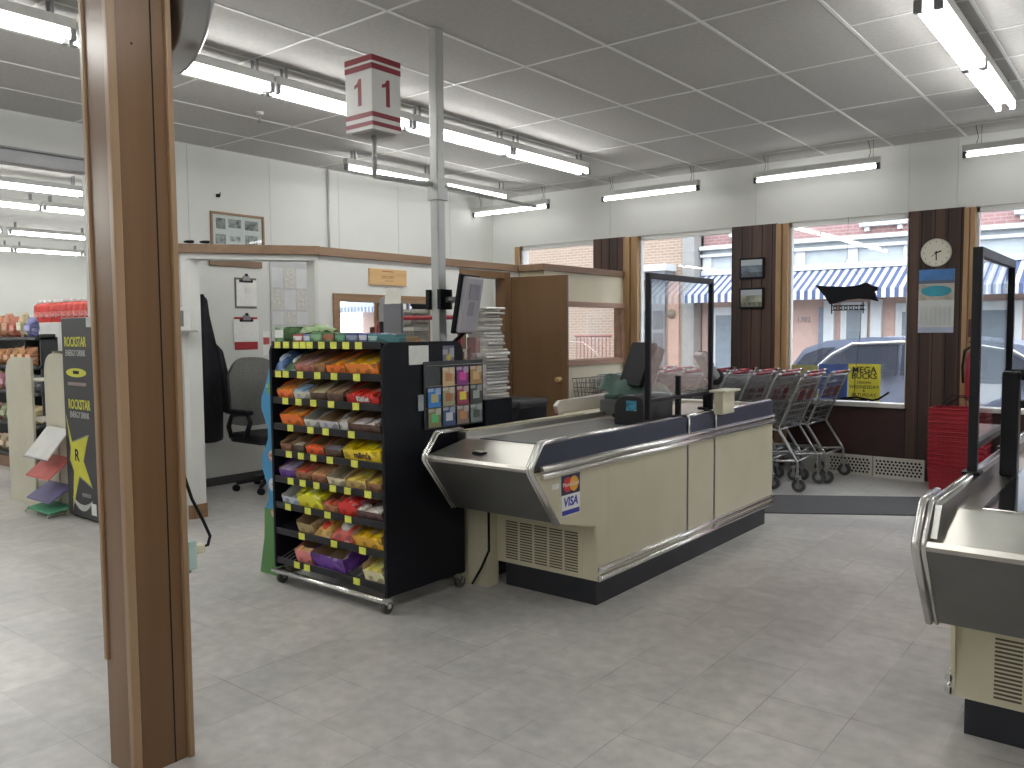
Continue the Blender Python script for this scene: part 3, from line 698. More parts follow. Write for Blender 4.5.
# third shelf
tray(2, .03, .18, O, 'bright orange box at left end of third shelf', fill=(.78, .25, .03), full=.9)
tray(2, .18, .33, GR, 'pale grey box with blue edge on third shelf', fill=(.35, .45, .6), full=.3)
tray(2, .33, .47, DB, 'dark box with rows of wrappers on third shelf, third from left', fill=(.5, .45, .3), full=.8, bars=5)
tray(2, .47, .61, (.12, .07, .05), 'dark brown box left of red box on third shelf', fill=(.4, .28, .2), full=.7, bars=5)
tray(2, .63, .89, KR, 'red box with white lettering at right end of third shelf', full=.25, fill=(.55, .05, .04), text='KitKat', tcol=wcol)
# fourth shelf
tray(3, .06, .27, O, 'wide orange box at left end of fourth shelf', fill=(.82, .27, .03), full=1, lip=.06, h=.07)
tray(3, .27, .40, GR, 'whitish grey carton on fourth shelf right of orange box', inner=pm('grey board', (.5, .48, .44), .8))
tray(3, .40, .57, (.52, .50, .55), 'white and purple open carton on the fourth shelf')
tray(3, .57, .645, (.56, .55, .53), 'narrow whitish open carton on the fourth shelf', full=.2)
tray(3, .645, .895, DB, 'dark brown box right end of fourth shelf with few packets', fill=(.55, .5, .5), full=.25, h=.07)
# fifth shelf
tray(4, .05, .16, BR, 'black and brown box at left end of fifth shelf', fill=DB, full=.2)
tray(4, .16, .27, (.10, .07, .05), 'dark open box second from left on fifth shelf', fill=(.6, .55, .45), full=.15)
tray(4, .28, .44, (.70, .12, .05), 'red orange open box on fifth shelf', full=.12, fill=(.7, .15, .06), text=None)
tray(4, .44, .59, DB, 'dark brown open box left of the yellow box', full=.15, fill=(.2, .2, .25))
tray(4, .60, .90, YE, 'large yellow candy box right end of fifth shelf', fill=(.85, .55, .04), full=.8, text="m&m's", tcol=bcol, h=.07, lip=.055)
# sixth shelf
tray(5, .03, .18, PU, 'purple and white candy box left end of sixth shelf', fill=(.45, .38, .55), full=.95)
tray(5, .18, .32, BR, 'brown carton with red packets on sixth shelf', fill=(.5, .1, .07), full=.35)
tray(5, .32, .46, (.30, .12, .07), 'reddish brown box of bars on sixth shelf', fill=(.55, .3, .15), full=.8)
tray(5, .46, .61, BE, 'beige open carton in middle of sixth shelf', inner=pm('pale board', (.62, .54, .40), .8))
tray(5, .61, .78, (.50, .36, .16), 'yellow and brown box right of beige carton on sixth shelf', fill=(.75, .55, .15), full=.9)
tray(5, .78, .90, BR, 'brown carton at right end of sixth shelf', fill=(.6, .45, .1), full=.4)
# seventh shelf
tray(6, .05, .21, (.45, .50, .58), 'pale blue and white box left end of seventh shelf', inner=paper)
tray(6, .20, .42, (.72, .66, .08), 'lemon yellow candy box on seventh shelf', fill=(.82, .78, .10), full=1, h=.085, lip=.075)
tray(6, .42, .55, (.45, .20, .10), 'brown open carton right of lemon yellow box', fill=(.6, .15, .1), full=.2)
tray(6, .55, .70, (.62, .05, .03), 'bright red box on the seventh shelf', fill=(.65, .05, .03), full=1, h=.08, lip=.07)
tray(6, .68, .90, (.10, .05, .05), 'maroon and white open box right end of seventh shelf', inner=pm('cream board', (.6, .55, .42), .8), full=.2, fill=(.7, .65, .6))
# eighth shelf
tray(7, .19, .34, (.34, .26, .14), 'brown open carton left on eighth shelf', h=.085, lip=.06)
tray(7, .665, .90, (.70, .40, .08), 'orange yellow box right end of eighth shelf with red stripe', fill=(.85, .45, .06), full=1, h=.085, lip=.055)
# ninth shelf
tray(8, .17, .32, (.62, .22, .22), 'pink candy box on the bottom shelf', h=.085, lip=.075, fill=(.7, .4, .2), full=.15)
tray(8, .32, .60, PU, 'purple candy box with white marks on the bottom shelf', h=.095, lip=.085, dep=.2)
tray(8, .745, .905, (.72, .66, .45), 'pale yellow candy box right end of bottom shelf', h=.1, lip=.06, fill=(.8, .65, .2), full=.9)
def pack(i, a0, a1, cols, label, h, dep=.2, bag=False, name='candy_packet'):
    M = shelfM(i); c = M @ Vector(((a0+a1)/2, .05, 0)); t = thing(name, label, 'candy', c, GRP)
    b = MB(); b.M = M
    if bag:
        def f(u, v):
            s_ = (math.sin(PI*u)**.5)*(math.sin(PI*v)**.5); return (a0+(a1-a0)*u, .01+dep*v, .004+h*s_+.006*math.sin(9*u+7*v))
        b.grid(f, 14, 14, prod(cols[0])); b.box((a0, .01, 0), (a1, .01+dep, .006), prod(cols[0]), .002)
    else: b.box((a0+.002, .01, 0), (a1-.002, .01+dep, h), prod(cols[0]), .004)
    b.build('wrapper', t)
    if len(cols) > 1:
        b = MB(); b.M = M
        if bag: b.blob(((a0+a1)/2, dep*.42, h*.72), ((a1-a0)*.3, dep*.28, h*.36), prod(cols[1]), seed=i)
        else: b.box((a0+.006, .0085, h*.3), (a1-.006, .0105, h*.8), prod(cols[1]))
        b.build('printed_badge', t)
    return t
pack(7, .335, .48, [(.70, .42, .10), (.70, .04, .03)], 'rounded bag with red disc on eighth shelf', .06, bag=True)
pack(7, .47, .67, [(.55, .06, .04), (.72, .70, .66)], 'large red and white bag on eighth shelf', .075, dep=.26, bag=True)
pack(1, .01, .10, [(.10, .20, .45), (.5, .6, .75)], 'blue packet at left end of second shelf', .075, dep=.2, bag=True)
pack(1, .10, .20, [(.10, .20, .10), (.7, .72, .7)], 'dark green packet with white ring on second shelf', .06, dep=.3, bag=True)
TS = [(.18, .27, (.50, .07, .08), (.75, .7, .7), .045, 'small red gum box on top shelf'), (.27, .335, (.16, .26, .50), (.6, .65, .75), .045, 'small blue gum box on top shelf'), (.335, .44, (.10, .26, .12), (.25, .45, .25), .055, 'green gum box on top shelf, left of red and green one'), (.44, .54, (.12, .24, .09), (.42, .12, .06), .055, 'green gum box with brown red badge on top shelf'), (.54, .63, (.07, .18, .10), (.12, .35, .2), .05, 'dark green gum box on top shelf'), (.63, .73, (.05, .07, .22), (.3, .34, .5), .05, 'dark blue gum box on top shelf'), (.73, .80, (.08, .10, .35), (.6, .6, .7), .05, 'bright blue gum box on top shelf'), (.80, .88, (.04, .22, .24), (.35, .55, .55), .045, 'teal gum box right end of top shelf')]
for a0, a1, c0, c1_, h, lb in TS: pack(0, a0, a1, [c0, c1_], lb, h, name='gum_box')
pack(0, .01, .10, [(.12, .28, .12), (.72, .75, .72)], 'green gum carton at left end of top shelf', .09, name='gum_box')
# gum bag lying across the cartons
t = thing('gum_bag', 'large pale green gum bag lying at top left of rack', 'candy', (RX0+.14, 3.03, 1.48), GRP)
b = MB(); b.grid(lambda u, v: (RX0+.03+.26*u, 2.97+.14*v, 1.435+.045*(math.sin(PI*u)*math.sin(PI*v))**.35+.02*u+.008*math.sin(17*u)*math.sin(13*v)), 12, 12, prod((.30, .46, .20))); b.box((RX0+.04, 2.98, 1.395), (RX0+.28, 3.10, 1.44), prod((.55, .65, .50)), .01); b.build('wrapper', t)

# gift card board on the side of the rack
BX = RX1+.030
t = thing('card_board', 'dark hook board of gift cards on side of black rack', 'card display', (BX, 3.36, .93))
b = MB(); b.box((BX-.008, 3.127, .925), (BX, 3.605, 1.288), pm('charcoal board', (.035, .04, .042), .5, var=.2), .002); b.build('panel', t)
for z in (1.265, 1.155, 1.040):
    b = MB(); b.tube([(BX+.004, 3.14, z), (BX+.004, 3.59, z)], .0025, grey, 6); b.build('hook_rail', t)
b = MB(); b.box((BX-.008, 3.085, 1.03), (BX-.004, 3.125, 1.115), pm('grey tab', (.35, .36, .4), .5)); b.build('side_tab', t)
b = MB(); b.box((RX1+.017, 3.2, 1.1), (BX-.0085, 3.4, 1.2), black); b.build('bracket', t)
CC = [(1, 0, (.55, .38, .20), (.45, .20, .08), 'tan gift card with brown square, top row'), (2, 0, (.22, .03, .22), (.70, .05, .35), 'purple gift card with pink centre, top row'), (3, 0, (.45, .26, .08), (.65, .42, .2), 'orange tan gift card, top row right end'),
      (0, 1, (.02, .20, .60), (.50, .45, .2), 'bright blue gift card, left in middle row'), (1, 1, (.36, .33, .18), (.42, .16, .06), 'olive and brown gift card, middle row'), (2, 1, (.35, .05, .10), (.75, .65, .05), 'red gift card with yellow centre, middle row'), (3, 1, (.07, .08, .07), (.40, .42, .38), 'black gift card with pale letters, middle row right end'),
      (0, 2, (.26, .24, .10), (.12, .55, .18), 'brown gift card with green letters, bottom left'), (1, 2, (.04, .09, .22), (.60, .62, .66), 'navy gift card with white mark, bottom row'), (2, 2, (.28, .20, .16), (.55, .25, .1), 'taupe gift card with orange centre, bottom row'), (3, 2, (.20, .25, .22), (.08, .10, .09), 'grey green gift card with dark oval, bottom right')]
for cx, rw, c0, c1_, lb in CC:
    y_ = 3.145+cx*.113; z_ = 1.252-rw*.108
    t = thing('gift_card', lb, 'gift card', (BX+.012, y_+.05, z_-.1), 'gift cards on the hook board')
    b = MB(); b.box((BX+.008, y_, z_-.102), (BX+.0105, y_+.098, z_), prod(c0), .001); b.build('card', t)
    b = MB(); b.box((BX+.0105, y_+.022, z_-.075), (BX+.0112, y_+.076, z_-.03), prod(c1_)); b.build('printed_badge', t)
b = MB(); b.box((RX1+.0165, 3.03, 1.275), (RX1+.018, 3.175, 1.375), paper); b.build('paper_notice', **tg('blank white paper notice on top of the rack side panel', 'notice'))
t = thing('badge_card', 'dark square card with yellow star on rack side panel', 'card', (RX1+.02, 3.33, 1.24))
b = MB(); b.box((RX1+.0165, 3.285, 1.245), (RX1+.019, 3.375, 1.37), prod((.16, .14, .22))); b.build('card', t)
b = MB(); b.M = Matrix.Translation((RX1+.0192, 3.33, 1.305)); b.prism([(.028*(1 if k % 2 else .45)*math.cos(k*PI/8), .028*(1 if k % 2 else .45)*math.sin(k*PI/8)) for k in range(16)], 0, .0012, pm('star yellow', (.6, .55, .08), .5)); b.build('star', t)

# printed cardboard standee beside the rack
t = thing('cardboard_standee', 'blue and green cardboard standee left of the candy rack', 'display', (-4.17, 2.9, 0))
bl = pm('standee blue', (.04, .25, .48), .5); gn = pm('standee green', (.085, .23, .065), .5)
b = MB(); top = [(-4.10, .40), (-4.24, .40)]
for k in range(14):
    z = .40+k*.06; top.append((-4.215+.035*math.sin(k*1.05)+.02*(k/13), z))
top += [(-4.14, 1.25), (-4.10, 1.27)]
b.prism([(x_, z) for x_, z in top], 2.915, 2.923, bl, axis='y'); b.build('blue_panel', t)
b = MB(); b.prism([(-4.06, 0), (-4.285, 0), (-4.265, .09), (-4.235, .22), (-4.225, .40), (-4.10, .40)], 2.915, 2.923, gn, axis='y'); b.build('green_base', t)
for z, r, c in ((1.12, .04, (.10, .30, .12)), (.72, .035, (.45, .22, .12)), (.55, .04, (.55, .55, .58)), (.38, .028, (.45, .25, .15))):
    b = MB(); b.cyl((-4.135, 2.915, z), (-4.135, 2.9135, z), r, prod(c), 18); b.build('printed_patch', t)
b = MB(); b.prism([(2.923, 0), (3.1, 0), (2.923, .6)], -4.12, -4.115, prod((.4, .35, .25))); b.build('easel', t)

# ================================================================== THINGS BEHIND THE RACK
t = thing('register_terminal', 'grey terminal with curled paper above the candy rack', 'terminal', (-4.26, 4.0, 0))
b = MB(); b.box((-4.29, 3.98, 0), (-4.23, 4.04, 1.4), black, .004); b.box((-4.39, 3.9, 0), (-4.14, 4.15, .02), black, .004); b.build('stand', t)
b = MB(); b.prism([(-4.385, 1.35), (-4.385, 1.62), (-4.365, 1.68), (-4.32, 1.70), (-4.18, 1.655), (-4.18, 1.35)], 4.0, 4.05, pm('terminal grey', (.26, .26, .275), .5), axis='y', bev=.008); b.build('housing', t)
b = MB(); b.box((-4.29, 3.96, 1.36), (-4.11, 3.975, 1.64), pm('terminal back', (.15, .15, .17), .45), .004); b.build('back_plate', t)
b = MB(); b.grid(lambda u, v: (-4.285+.16*u-.02*v, 3.97+.03*v, 1.63+.11*v+.012*math.sin(3*u)), 6, 4, pm('receipt', (.62, .62, .55), .6)); b.build('paper', t, label='curled pale paper')
b = MB(); b.box((-4.37, 3.995, 1.37), (-4.325, 4.0, 1.52), blackm); b.build('card_slot', t)
t = thing('red_cart', 'red tubular handle of a platform cart behind the rack', 'cart', (-4.2, 4.25, 0))
b = MB(); z = 1.545
b.tube([(-4.66, 4.25, .1), (-4.66, 4.25, z-.06), (-4.64, 4.25, z-.015), (-4.60, 4.25, z), (-3.90, 4.25, z), (-3.855, 4.25, z-.02), (-3.84, 4.25, z-.07), (-3.84, 4.25, .1)], .016, redp, 10); b.build('handle', t)
b = MB(); b.box((-4.68, 4.2, .10), (-3.82, 4.85, .14), redp, .008); b.build('platform', t)
for cx, cy in ((-4.6, 4.3), (-3.9, 4.3), (-4.6, 4.78), (-3.9, 4.78)):
    b = MB(); b.cyl((cx-.015, cy, .05), (cx+.015, cy, .05), .05, rubber, 14); b.build('wheel', t)
# monitor on the grey pole
t = thing('pole_monitor', 'tilted grey backed monitor clamped to the grey pole', 'monitor', (-3.18, 3.6, 1.6))
b = MB(); b.box((px-.06, py-.05, 1.575), (px-.032, py+.05, 1.69), blackm, .003); b.build('clamp', t)
b = MB(); b.box((px+.032, py-.05, 1.575), (px+.06, py+.05, 1.69), blackm, .003); b.tube([(px+.06, py, 1.63), (px+.12, py+.02, 1.63)], .018, grey); b.build('arm_joint', t)
mm = Matrix.Translation((-3.165, 3.58, 1.60)) @ Matrix.Rotation(math.radians(14), 4, 'Z') @ Matrix.Rotation(math.radians(10), 4, 'Y')
b = MB(); b.M = mm; b.box((-.028, -.115, -.17), (-.004, .115, .17), blackm, .004); b.build('screen', t)
b = MB(); b.M = mm; b.box((-.004, -.105, -.16), (.028, .105, .16), pm('monitor back grey', (.42, .40, .44), .45), .01)
b.box((.028, -.06, .03), (.032, .06, .12), pm('monitor label', (.30, .29, .33), .5)); b.box((.028, -.05, -.06), (.031, .02, .02), MATS['monitor label']); b.build('back_cover', t)
b = MB(); b.tube([(-3.17, 3.58, 1.46), (-3.24, 3.56, 1.40), (-3.27, 3.52, 1.35)], .012, blackm); b.build('lower_arm', t)
# little boxes and papers behind the rack's top corner
b = MB(); b.box((-3.185, 3.62, 1.06), (-3.135, 3.70, 1.32), prod((.45, .40, .38))); b.build('small_carton', **tg('small white and red carton behind the rack corner', 'box'))
b = MB(); b.box((-3.285, 3.70, 1.06), (-3.215, 3.74, 1.41), prod((.30, .16, .15))); b.build('small_carton', **tg('dark red carton behind the rack corner, below the monitor', 'box'))
t = thing('side_cabinet', 'black low cabinet hidden between rack and pole', 'cabinet', (-3.4, 3.7, 0))
b = MB(); b.box((-3.7, 3.60, .06), (-3.06, 3.85, 1.055), blackm, .006); b.build('body', t)
b = MB(); b.box((-3.68, 3.62, 0), (-3.08, 3.83, .06), toe); b.build('plinth', t)

# newspapers by the office door
t = thing('paper_stand', 'dark wooden stand under the newspaper stack', 'stand', (-4.95, 5.86, 0))
b = MB(); b.box((-5.14, 5.62, .70), (-4.74, 6.08, .735), doorw, .004); b.build('top', t)
for cx, cy in ((-5.11, 5.65), (-4.77, 5.65), (-5.11, 6.05), (-4.77, 6.05)):
    b = MB(); b.box((cx-.02, cy-.02, 0), (cx+.02, cy+.02, .70), doorw, .003); b.build('leg', t)
rnd = random.Random(3); z = .7355
nps = [pm('newsprint %d' % q, c_, .85, var=.10, scale=30) for q, c_ in enumerate(((.70, .69, .66), (.56, .55, .52), (.45, .44, .42), (.62, .60, .55), (.34, .33, .31)))]
while z < 1.66:
    lowr = z < 1.27; th = rnd.uniform(.020, .036)
    w_ = rnd.uniform(.23, .26) if lowr else rnd.uniform(.20, .23); l_ = rnd.uniform(.33, .37) if lowr else rnd.uniform(.24, .28)
    cx = -4.93+rnd.uniform(-.02, .02); cy = (5.82 if lowr else 5.80)+rnd.uniform(-.02, .02)
    b = MB(); b.M = Matrix.Translation((cx, cy, z)) @ Matrix.Rotation(rnd.uniform(-.12, .12), 4, 'Z'); m1 = rnd.choice(nps)
    # a folded section: rounded spine at +X, loose leaves at the other edges
    b.prism([(-w_/2, .002), (-w_/2+.01, 0), (w_/2-.016, 0), (w_/2-.004, th*.2), (w_/2, th*.5), (w_/2-.004, th*.8), (w_/2-.016, th), (-w_/2+.004, th), (-w_/2, th-.004)], -l_/2, l_/2, m1, axis='y')
    for q in range(3):
        zq = th*(.2+.3*q); b.box((-w_/2+.01, -l_/2-rnd.uniform(.002, .012), zq), (w_/2-.02, l_/2+.004, zq+.0022), nps[(q*2+1) % 5])
    b.build('newspaper', origin=(cx, cy, z), **tg('folded newspaper in the tall leaning stack beside brown door', 'newspaper', 'newspapers in the tall stack'))
    z += th+.0012
t = thing('black_bin', 'black rounded plastic bin between counter and brown door', 'bin', (-4.45, 5.6, 0))
b = MB(); b.prism([(-4.6, .8), (-4.62, .79), (-4.58, 0), (-4.3, 0), (-4.26, .79), (-4.28, .8)], 5.45, 5.85, blackm, axis='y', bev=.01); b.build('body', t)
b = MB(); b.box((-4.635, 5.44, .79), (-4.245, 5.86, .86), pm('bin lid', (.022, .024, .03), .5), .03, 3); b.build('lid', t)

# ================================================================== ON THE FIRST COUNTER
t = thing('cash_register', 'black rounded register box with blue sticker on the counter', 'register', (-2.54, 4.48, .875))
b = MB(); b.prism([(-2.63, .8755), (-2.63, 1.0), (-2.60, 1.045), (-2.57, 1.055), (-2.47, 1.055), (-2.44, 1.04), (-2.43, 1.0), (-2.43, .8755)], 4.3, 4.68, pm('register black', (.03, .03, .032), .4), axis='y', bev=.008); b.build('body', t)
b = MB(); b.box((-2.545, 4.2985, .965), (-2.475, 4.3, 1.025), prod((.06, .30, .45))); b.build('sticker', t, label='blue sticker')
t = thing('pos_monitor', 'black tilted touch monitor behind the acrylic guard', 'monitor', (-2.74, 4.72, .875))
b = MB(); b.box((-2.86, 4.65, .8755), (-2.62, 4.95, .90), blackm, .006); b.cyl((-2.74, 4.80, .9), (-2.74, 4.83, 1.12), .03, blackm); b.build('stand', t)
mm = Matrix.Translation((-2.74, 4.78, 1.22)) @ Matrix.Rotation(math.radians(-36), 4, 'Z') @ Matrix.Rotation(math.radians(-20), 4, 'X')
b = MB(); b.M = mm; b.box((-.17, -.02, -.15), (.17, .01, .15), blackm, .006); b.build('screen', t)
b = MB(); b.M = mm; b.box((-.16, .01, -.14), (.16, .085, .14), pm('monitor shell', (.20, .19, .19), .3, .2, var=.4, scale=7), .02, 3); b.build('shell', t, label='glossy grey back shell')
t = thing('covered_till', 'till draped with a teal green cloth beside the monitor', 'till', (-3.0, 4.85, .875))
b = MB(); b.box((-3.0, 4.72, .8755), (-2.72, 5.12, .985), pm('till grey', (.10, .105, .10), .5), .006); b.build('till', t)
b = MB()
def cl(u, v):
    x_ = -3.0+.34*u; y_ = 4.70+.45*v; e = max(abs(u-.5), abs(v-.5))*2
    return (x_, y_, 1.05+.12*(1-u)*(1-abs(v-.4))+.015*math.sin(14*u+3*v)+.012*math.sin(11*v)-.07*max(0, e-.8)*5)
b.grid(cl, 22, 22, pm('teal cloth', (.11, .18, .155), .85, var=.25, scale=14)); b.box((-2.98, 4.74, .986), (-2.75, 5.08, 1.02), MATS['teal cloth'], .01); b.build('cloth', t)
t = thing('card_terminal', 'grey and black card terminal on a stalk behind guard', 'card terminal', (-2.60, 5.50, .875))
b = MB(); b.cyl((-2.60, 5.50, .8755), (-2.60, 5.50, 1.09), .018, blackm); b.cyl((-2.60, 5.50, .8755), (-2.60, 5.50, .89), .055, blackm, 20); b.build('stalk', t)
mm = Matrix.Translation((-2.60, 5.52, 1.17)) @ Matrix.Rotation(math.radians(-25), 4, 'Z') @ Matrix.Rotation(math.radians(-52), 4, 'X')
b = MB(); b.M = mm; b.box((-.055, -.13, -.02), (.055, .10, .035), pm('terminal shell', (.30, .30, .32), .35), .016, 3); b.build('housing', t)
b = MB(); b.M = mm; b.box((-.045, -.125, .035), (.045, .0, .042), blackm, .006); b.build('screen', t)
b = MB(); b.lathe([(.045, 0), (.06, .01), (.06, .05), (.04, .06), (0, .055)], (-2.60, 5.62, 1.10), (.8, -.6, .1), blackm, 20); b.build('round_reader', t)
t = thing('cream_bin', 'small cream box clipped on the counter edge', 'box', (-2.24, 5.05, .90))
b = MB(); b.box((-2.272, 4.93, .905), (-2.21, 5.11, 1.045), cream, .005); b.build('body', t)
b = MB(); b.box((-2.30, 4.915, 1.045), (-2.19, 5.16, 1.06), pm('cream lid', (.66, .64, .52), .4), .004); b.build('lid', t)
b = MB(); b.box((-2.33, 5.25, .931), (-2.29, 5.29, .955), paper, .003); b.build('clip', t)
b = MB(); b.box((-2.64, 4.74, .8755), (-2.60, 4.78, .91), paper, .004); b.build('paper_roll_box', **tg('tiny white box beside the black register on counter', 'box'))
# guard arm on the right edge counter
t = thing('terminal_arm', 'black bracket arm mounted beside right acrylic guard', 'bracket', (-.47, 3.68, .92))
b = MB(); b.box((-.50, 3.64, .875), (-.44, 3.70, 1.28), black, .008); b.build('post', t)
b = MB(); b.tube([(-.47, 3.67, 1.265), (-.40, 3.85, 1.26), (-.25, 4.0, 1.28)], .022, black); b.build('arm', t)
b = MB(); b.tube([(-.47, 3.67, 1.15), (-.38, 3.82, 1.15), (-.28, 3.9, 1.17)], .016, black); b.build('brace', t)
b = MB(); b.box((-.3, 3.9, 1.2), (-.05, 4.1, 1.42), blackm, .01); b.build('terminal', t)
# ================================================================== OFFICE THINGS
t = thing('black_jacket', 'black jacket hanging on the white wall inside the office', 'jacket', (-6.93, 4.22, .43))
jm = pm('black jacket cloth', (.010, .011, .015), .9, var=.3, scale=20)
def jk(b, prof, th):
    # prof rows: z, y0, y1 ; thickness th
    k = len(prof)
    def f(u, v):
        i = u*(k-1); a = int(min(i, k-2)); q = i-a
        z = prof[a][0]*(1-q)+prof[a+1][0]*q; y0 = prof[a][1]*(1-q)+prof[a+1][1]*q; y1 = prof[a][2]*(1-q)+prof[a+1][2]*q
        ph = 2*PI*v; cy = (y0+y1)/2; ry = (y1-y0)/2
        return (-6.95+th*math.cos(ph)*(1+.18*math.sin(5*ph+6*u)), cy+ry*math.sin(ph), z)
    b.grid(f, 26, 22, jm)
b = MB(); jk(b, [(1.80, 4.11, 4.18), (1.76, 4.07, 4.23), (1.60, 4.02, 4.25), (1.36, 3.99, 4.31), (1.1, 3.97, 4.36), (.75, 3.96, 4.37), (.45, 3.96, 4.36), (.44, 4.0, 4.32)], .075); b.build('body', t)
b = MB(); jk(b, [(1.38, 4.22, 4.28), (1.28, 4.22, 4.38), (1.1, 4.26, 4.42), (.9, 4.31, 4.46), (.72, 4.34, 4.49), (.70, 4.38, 4.46)], .055); b.build('sleeve', t)
b = MB(); b.tube([(XL+.001, 4.14, 1.82), (-6.98, 4.14, 1.82), (-6.965, 4.14, 1.85)], .008, grey); b.build('hook', t)
t = thing('office_chair', 'grey backed office chair with black arms inside the office', 'chair', (-6.55, 4.75, 0))
CX, CY = -6.50, 4.54
b = MB(); gm_ = pm('grey mesh fabric', (.19, .19, .185), .85, var=.15, scale=60)
def bk(u, v):
    y_ = CY-.30+.60*u; t_ = 2*u-1; zt = 1.22-.16*abs(t_)**3; zb_ = .58+.05*abs(t_)**2
    return (CX-.20+.10*t_*t_-.03*v, y_, zb_+(zt-zb_)*v)
b.grid(bk, 16, 16, gm_); b.grid(lambda u, v: (bk(u, v)[0]-.035, bk(u, v)[1], bk(u, v)[2]), 16, 16, gm_); b.build('backrest', t)
b = MB(); b.box((CX-.22, CY-.26, .45), (CX+.26, CY+.26, .54), pm('black seat cloth', (.015, .015, .018), .8), .03, 3); b.build('seat', t)
for s_ in (-1, 1):
    b = MB(); y_ = CY+s_*.30; b.tube([(CX-.12, y_, .50), (CX-.16, y_, .60), (CX-.10, y_, .71), (CX+.14, y_, .73), (CX+.18, y_, .66), (CX+.10, y_, .52)], .022, black); b.box((CX-.16, y_-.04, .72), (CX+.18, y_+.04, .76), blackm, .015, 3); b.build('armrest', t)
b = MB(); b.cyl((CX, CY, .10), (CX, CY, .45), .03, black); b.build('gas_post', t)
for k in range(5):
    a = 2*PI*k/5+.4; ex, ey = CX+.29*math.cos(a), CY+.29*math.sin(a)
    b = MB(); b.cyl((CX, CY, .12), (ex, ey, .075), .028, black, 8, .018); b.build('base_leg', t)
    b = MB(); b.cyl((ex-.02, ey, .03), (ex+.02, ey, .03), .03, blackm, 12); b.build('caster', t)
def clip_board(y0, y1, z0, z1, label, red):
    t = thing('clipboard', label, 'clipboard', (XL+.01, (y0+y1)/2, z0))
    b = MB(); b.box((XL+.002, y0, z0), (XL+.008, y1, z1), pm('dark board', (.16, .14, .12), .6) if not red else pm('red board', (.35, .02, .03), .5), .002); b.build('board', t)
    b = MB(); b.box((XL+.008, y0+(.015 if not red else -.015), z0+(.02 if not red else .075)), (XL+.012, y1-(.002 if not red else -.01), z1-.02), paper); b.build('paper', t)
    yc = (y0+y1)/2; b = MB(); b.box((XL+.012, yc-.075, z1-.045), (XL+.022, yc+.075, z1-.02), black, .004); b.prism([(yc-.045, z1-.03), (yc+.045, z1-.03), (yc+.03, z1+.02), (yc-.03, z1+.02)], XL+.012, XL+.03, grey, bev=.004); b.lathe([(.016, 0), (.016, .012)], (XL+.018, yc, z1+.025), (1, 0, 0), black, 12); b.build('clip', t)
    if not red:
        b = MB(); b.box((XL+.013, yc-.01, z1-.15), (XL+.0145, yc+.06, z1-.09), pm('sticky note', (.72, .72, .68), .7)); b.build('sticky_note', t)
clip_board(4.60, 4.84, 1.685, 1.98, 'upper clipboard with dark frame on the office wall', False)
clip_board(4.585, 4.84, 1.285, 1.60, 'lower clipboard with red bottom edge on office wall', True)
t = thing('notice_board', 'pale board covered with paper sheets in the office', 'notice board', (XL, 5.22, 1.3))
b = MB(); b.box((XL+.001, 5.0, .9), (XL+.012, 5.46, 2.16), pm('pale grey board', (.50, .51, .52), .6)); b.build('board', t)
sheets = []
for r_, (z1, hh) in enumerate(((2.10, .20), (1.88, .20), (1.66, .13), (1.51, .14))):
    for c_ in range(3):
        b = MB(); y_ = 5.015+c_*.148; b.box((XL+.0125, y_, z1-hh), (XL+.0135, y_+.138, z1), newsp if (r_+c_) % 2 else pm('pale sheet', (.62, .63, .64), .7), 0)
        b.build('paper_sheet', **tg(f'paper sheet pinned to office board, {("top", "second", "third", "bottom")[r_]} row {("left", "middle", "right")[c_]}', 'paper', 'paper sheets on the office board'))
b = MB(); b.box((XL+.0136, 5.16, 1.36), (XL+.016, 5.29, 1.43), prod((.05, .06, .16))); b.build('blue_card', **tg('small dark blue card at bottom of the office board', 'card'))
b = MB(); b.box((XL+.001, 4.90, 1.22), (XL+.004, 4.98, 1.46), paper); b.box((XL+.004, 4.905, 1.33), (XL+.005, 4.975, 1.40), prod((.45, .08, .08))); b.build('wall_tag', **tg('narrow white tag with red square on the office wall', 'tag'))
t = thing('wall_phone_box', 'white and grey box on the office door post', 'box', (-5.92, 3.44, 1.45))
b = MB(); q = P0-n*.03; b.M = Matrix.Translation((P0.x, P0.y, 0)) @ Matrix.Rotation(math.atan2(d.y, d.x), 4, 'Z'); b.box((-.02, -.09, 1.47), (.07, -.001, 1.64), pm('box white', (.70, .70, .68), .5), .004); b.box((-.03, -.1, 1.455), (.11, .0-.001, 1.47), pm('shelf grey', (.35, .35, .34), .5), .003); b.build('box', t)
b = MB(); b.M = Matrix.Translation((P0.x, P0.y, 0)) @ Matrix.Rotation(math.atan2(d.y, d.x), 4, 'Z'); b.box((-.02, -.095, 1.50), (.02, -.09, 1.62), pm('lcd grey', (.16, .18, .17), .4), .003); b.build('panel', t)
# framed picture on the tall wall, plaque
t = thing('framed_collage', 'framed photo collage above the office on white wall', 'picture', (XL+.01, 4.65, 2.27))
b = MB(); y0, y1, z0, z1 = 4.38, 4.92, 2.24, 2.565
frame_yz(b, XL+.002, y0, y1, z0, z1, .022, fr); b.build('frame', t)
b = MB(); b.box((XL+.002, y0, z0), (XL+.006, y1, z1), paper); b.build('mat_board', t)
for k, (yy, zz, w_, h_, c) in enumerate(((.04, .19, .10, .10, .25), (.17, .21, .14, .08, .3), (.35, .20, .15, .09, .28), (.03, .05, .11, .09, .35), (.18, .08, .12, .05, .45), (.35, .05, .14, .10, .3))):
    b = MB(); b.box((XL+.006, y0+yy, z0+zz), (XL+.007, y0+yy+w_, z0+zz+h_), pm('old photo %d' % k, (c, c, c), .5, var=.7, scale=25)); b.build('photo', t)
b = MB(); b.box((XL+.010, y0, z0), (XL+.011, y1, z1), plexi); b.build('glazing', t)
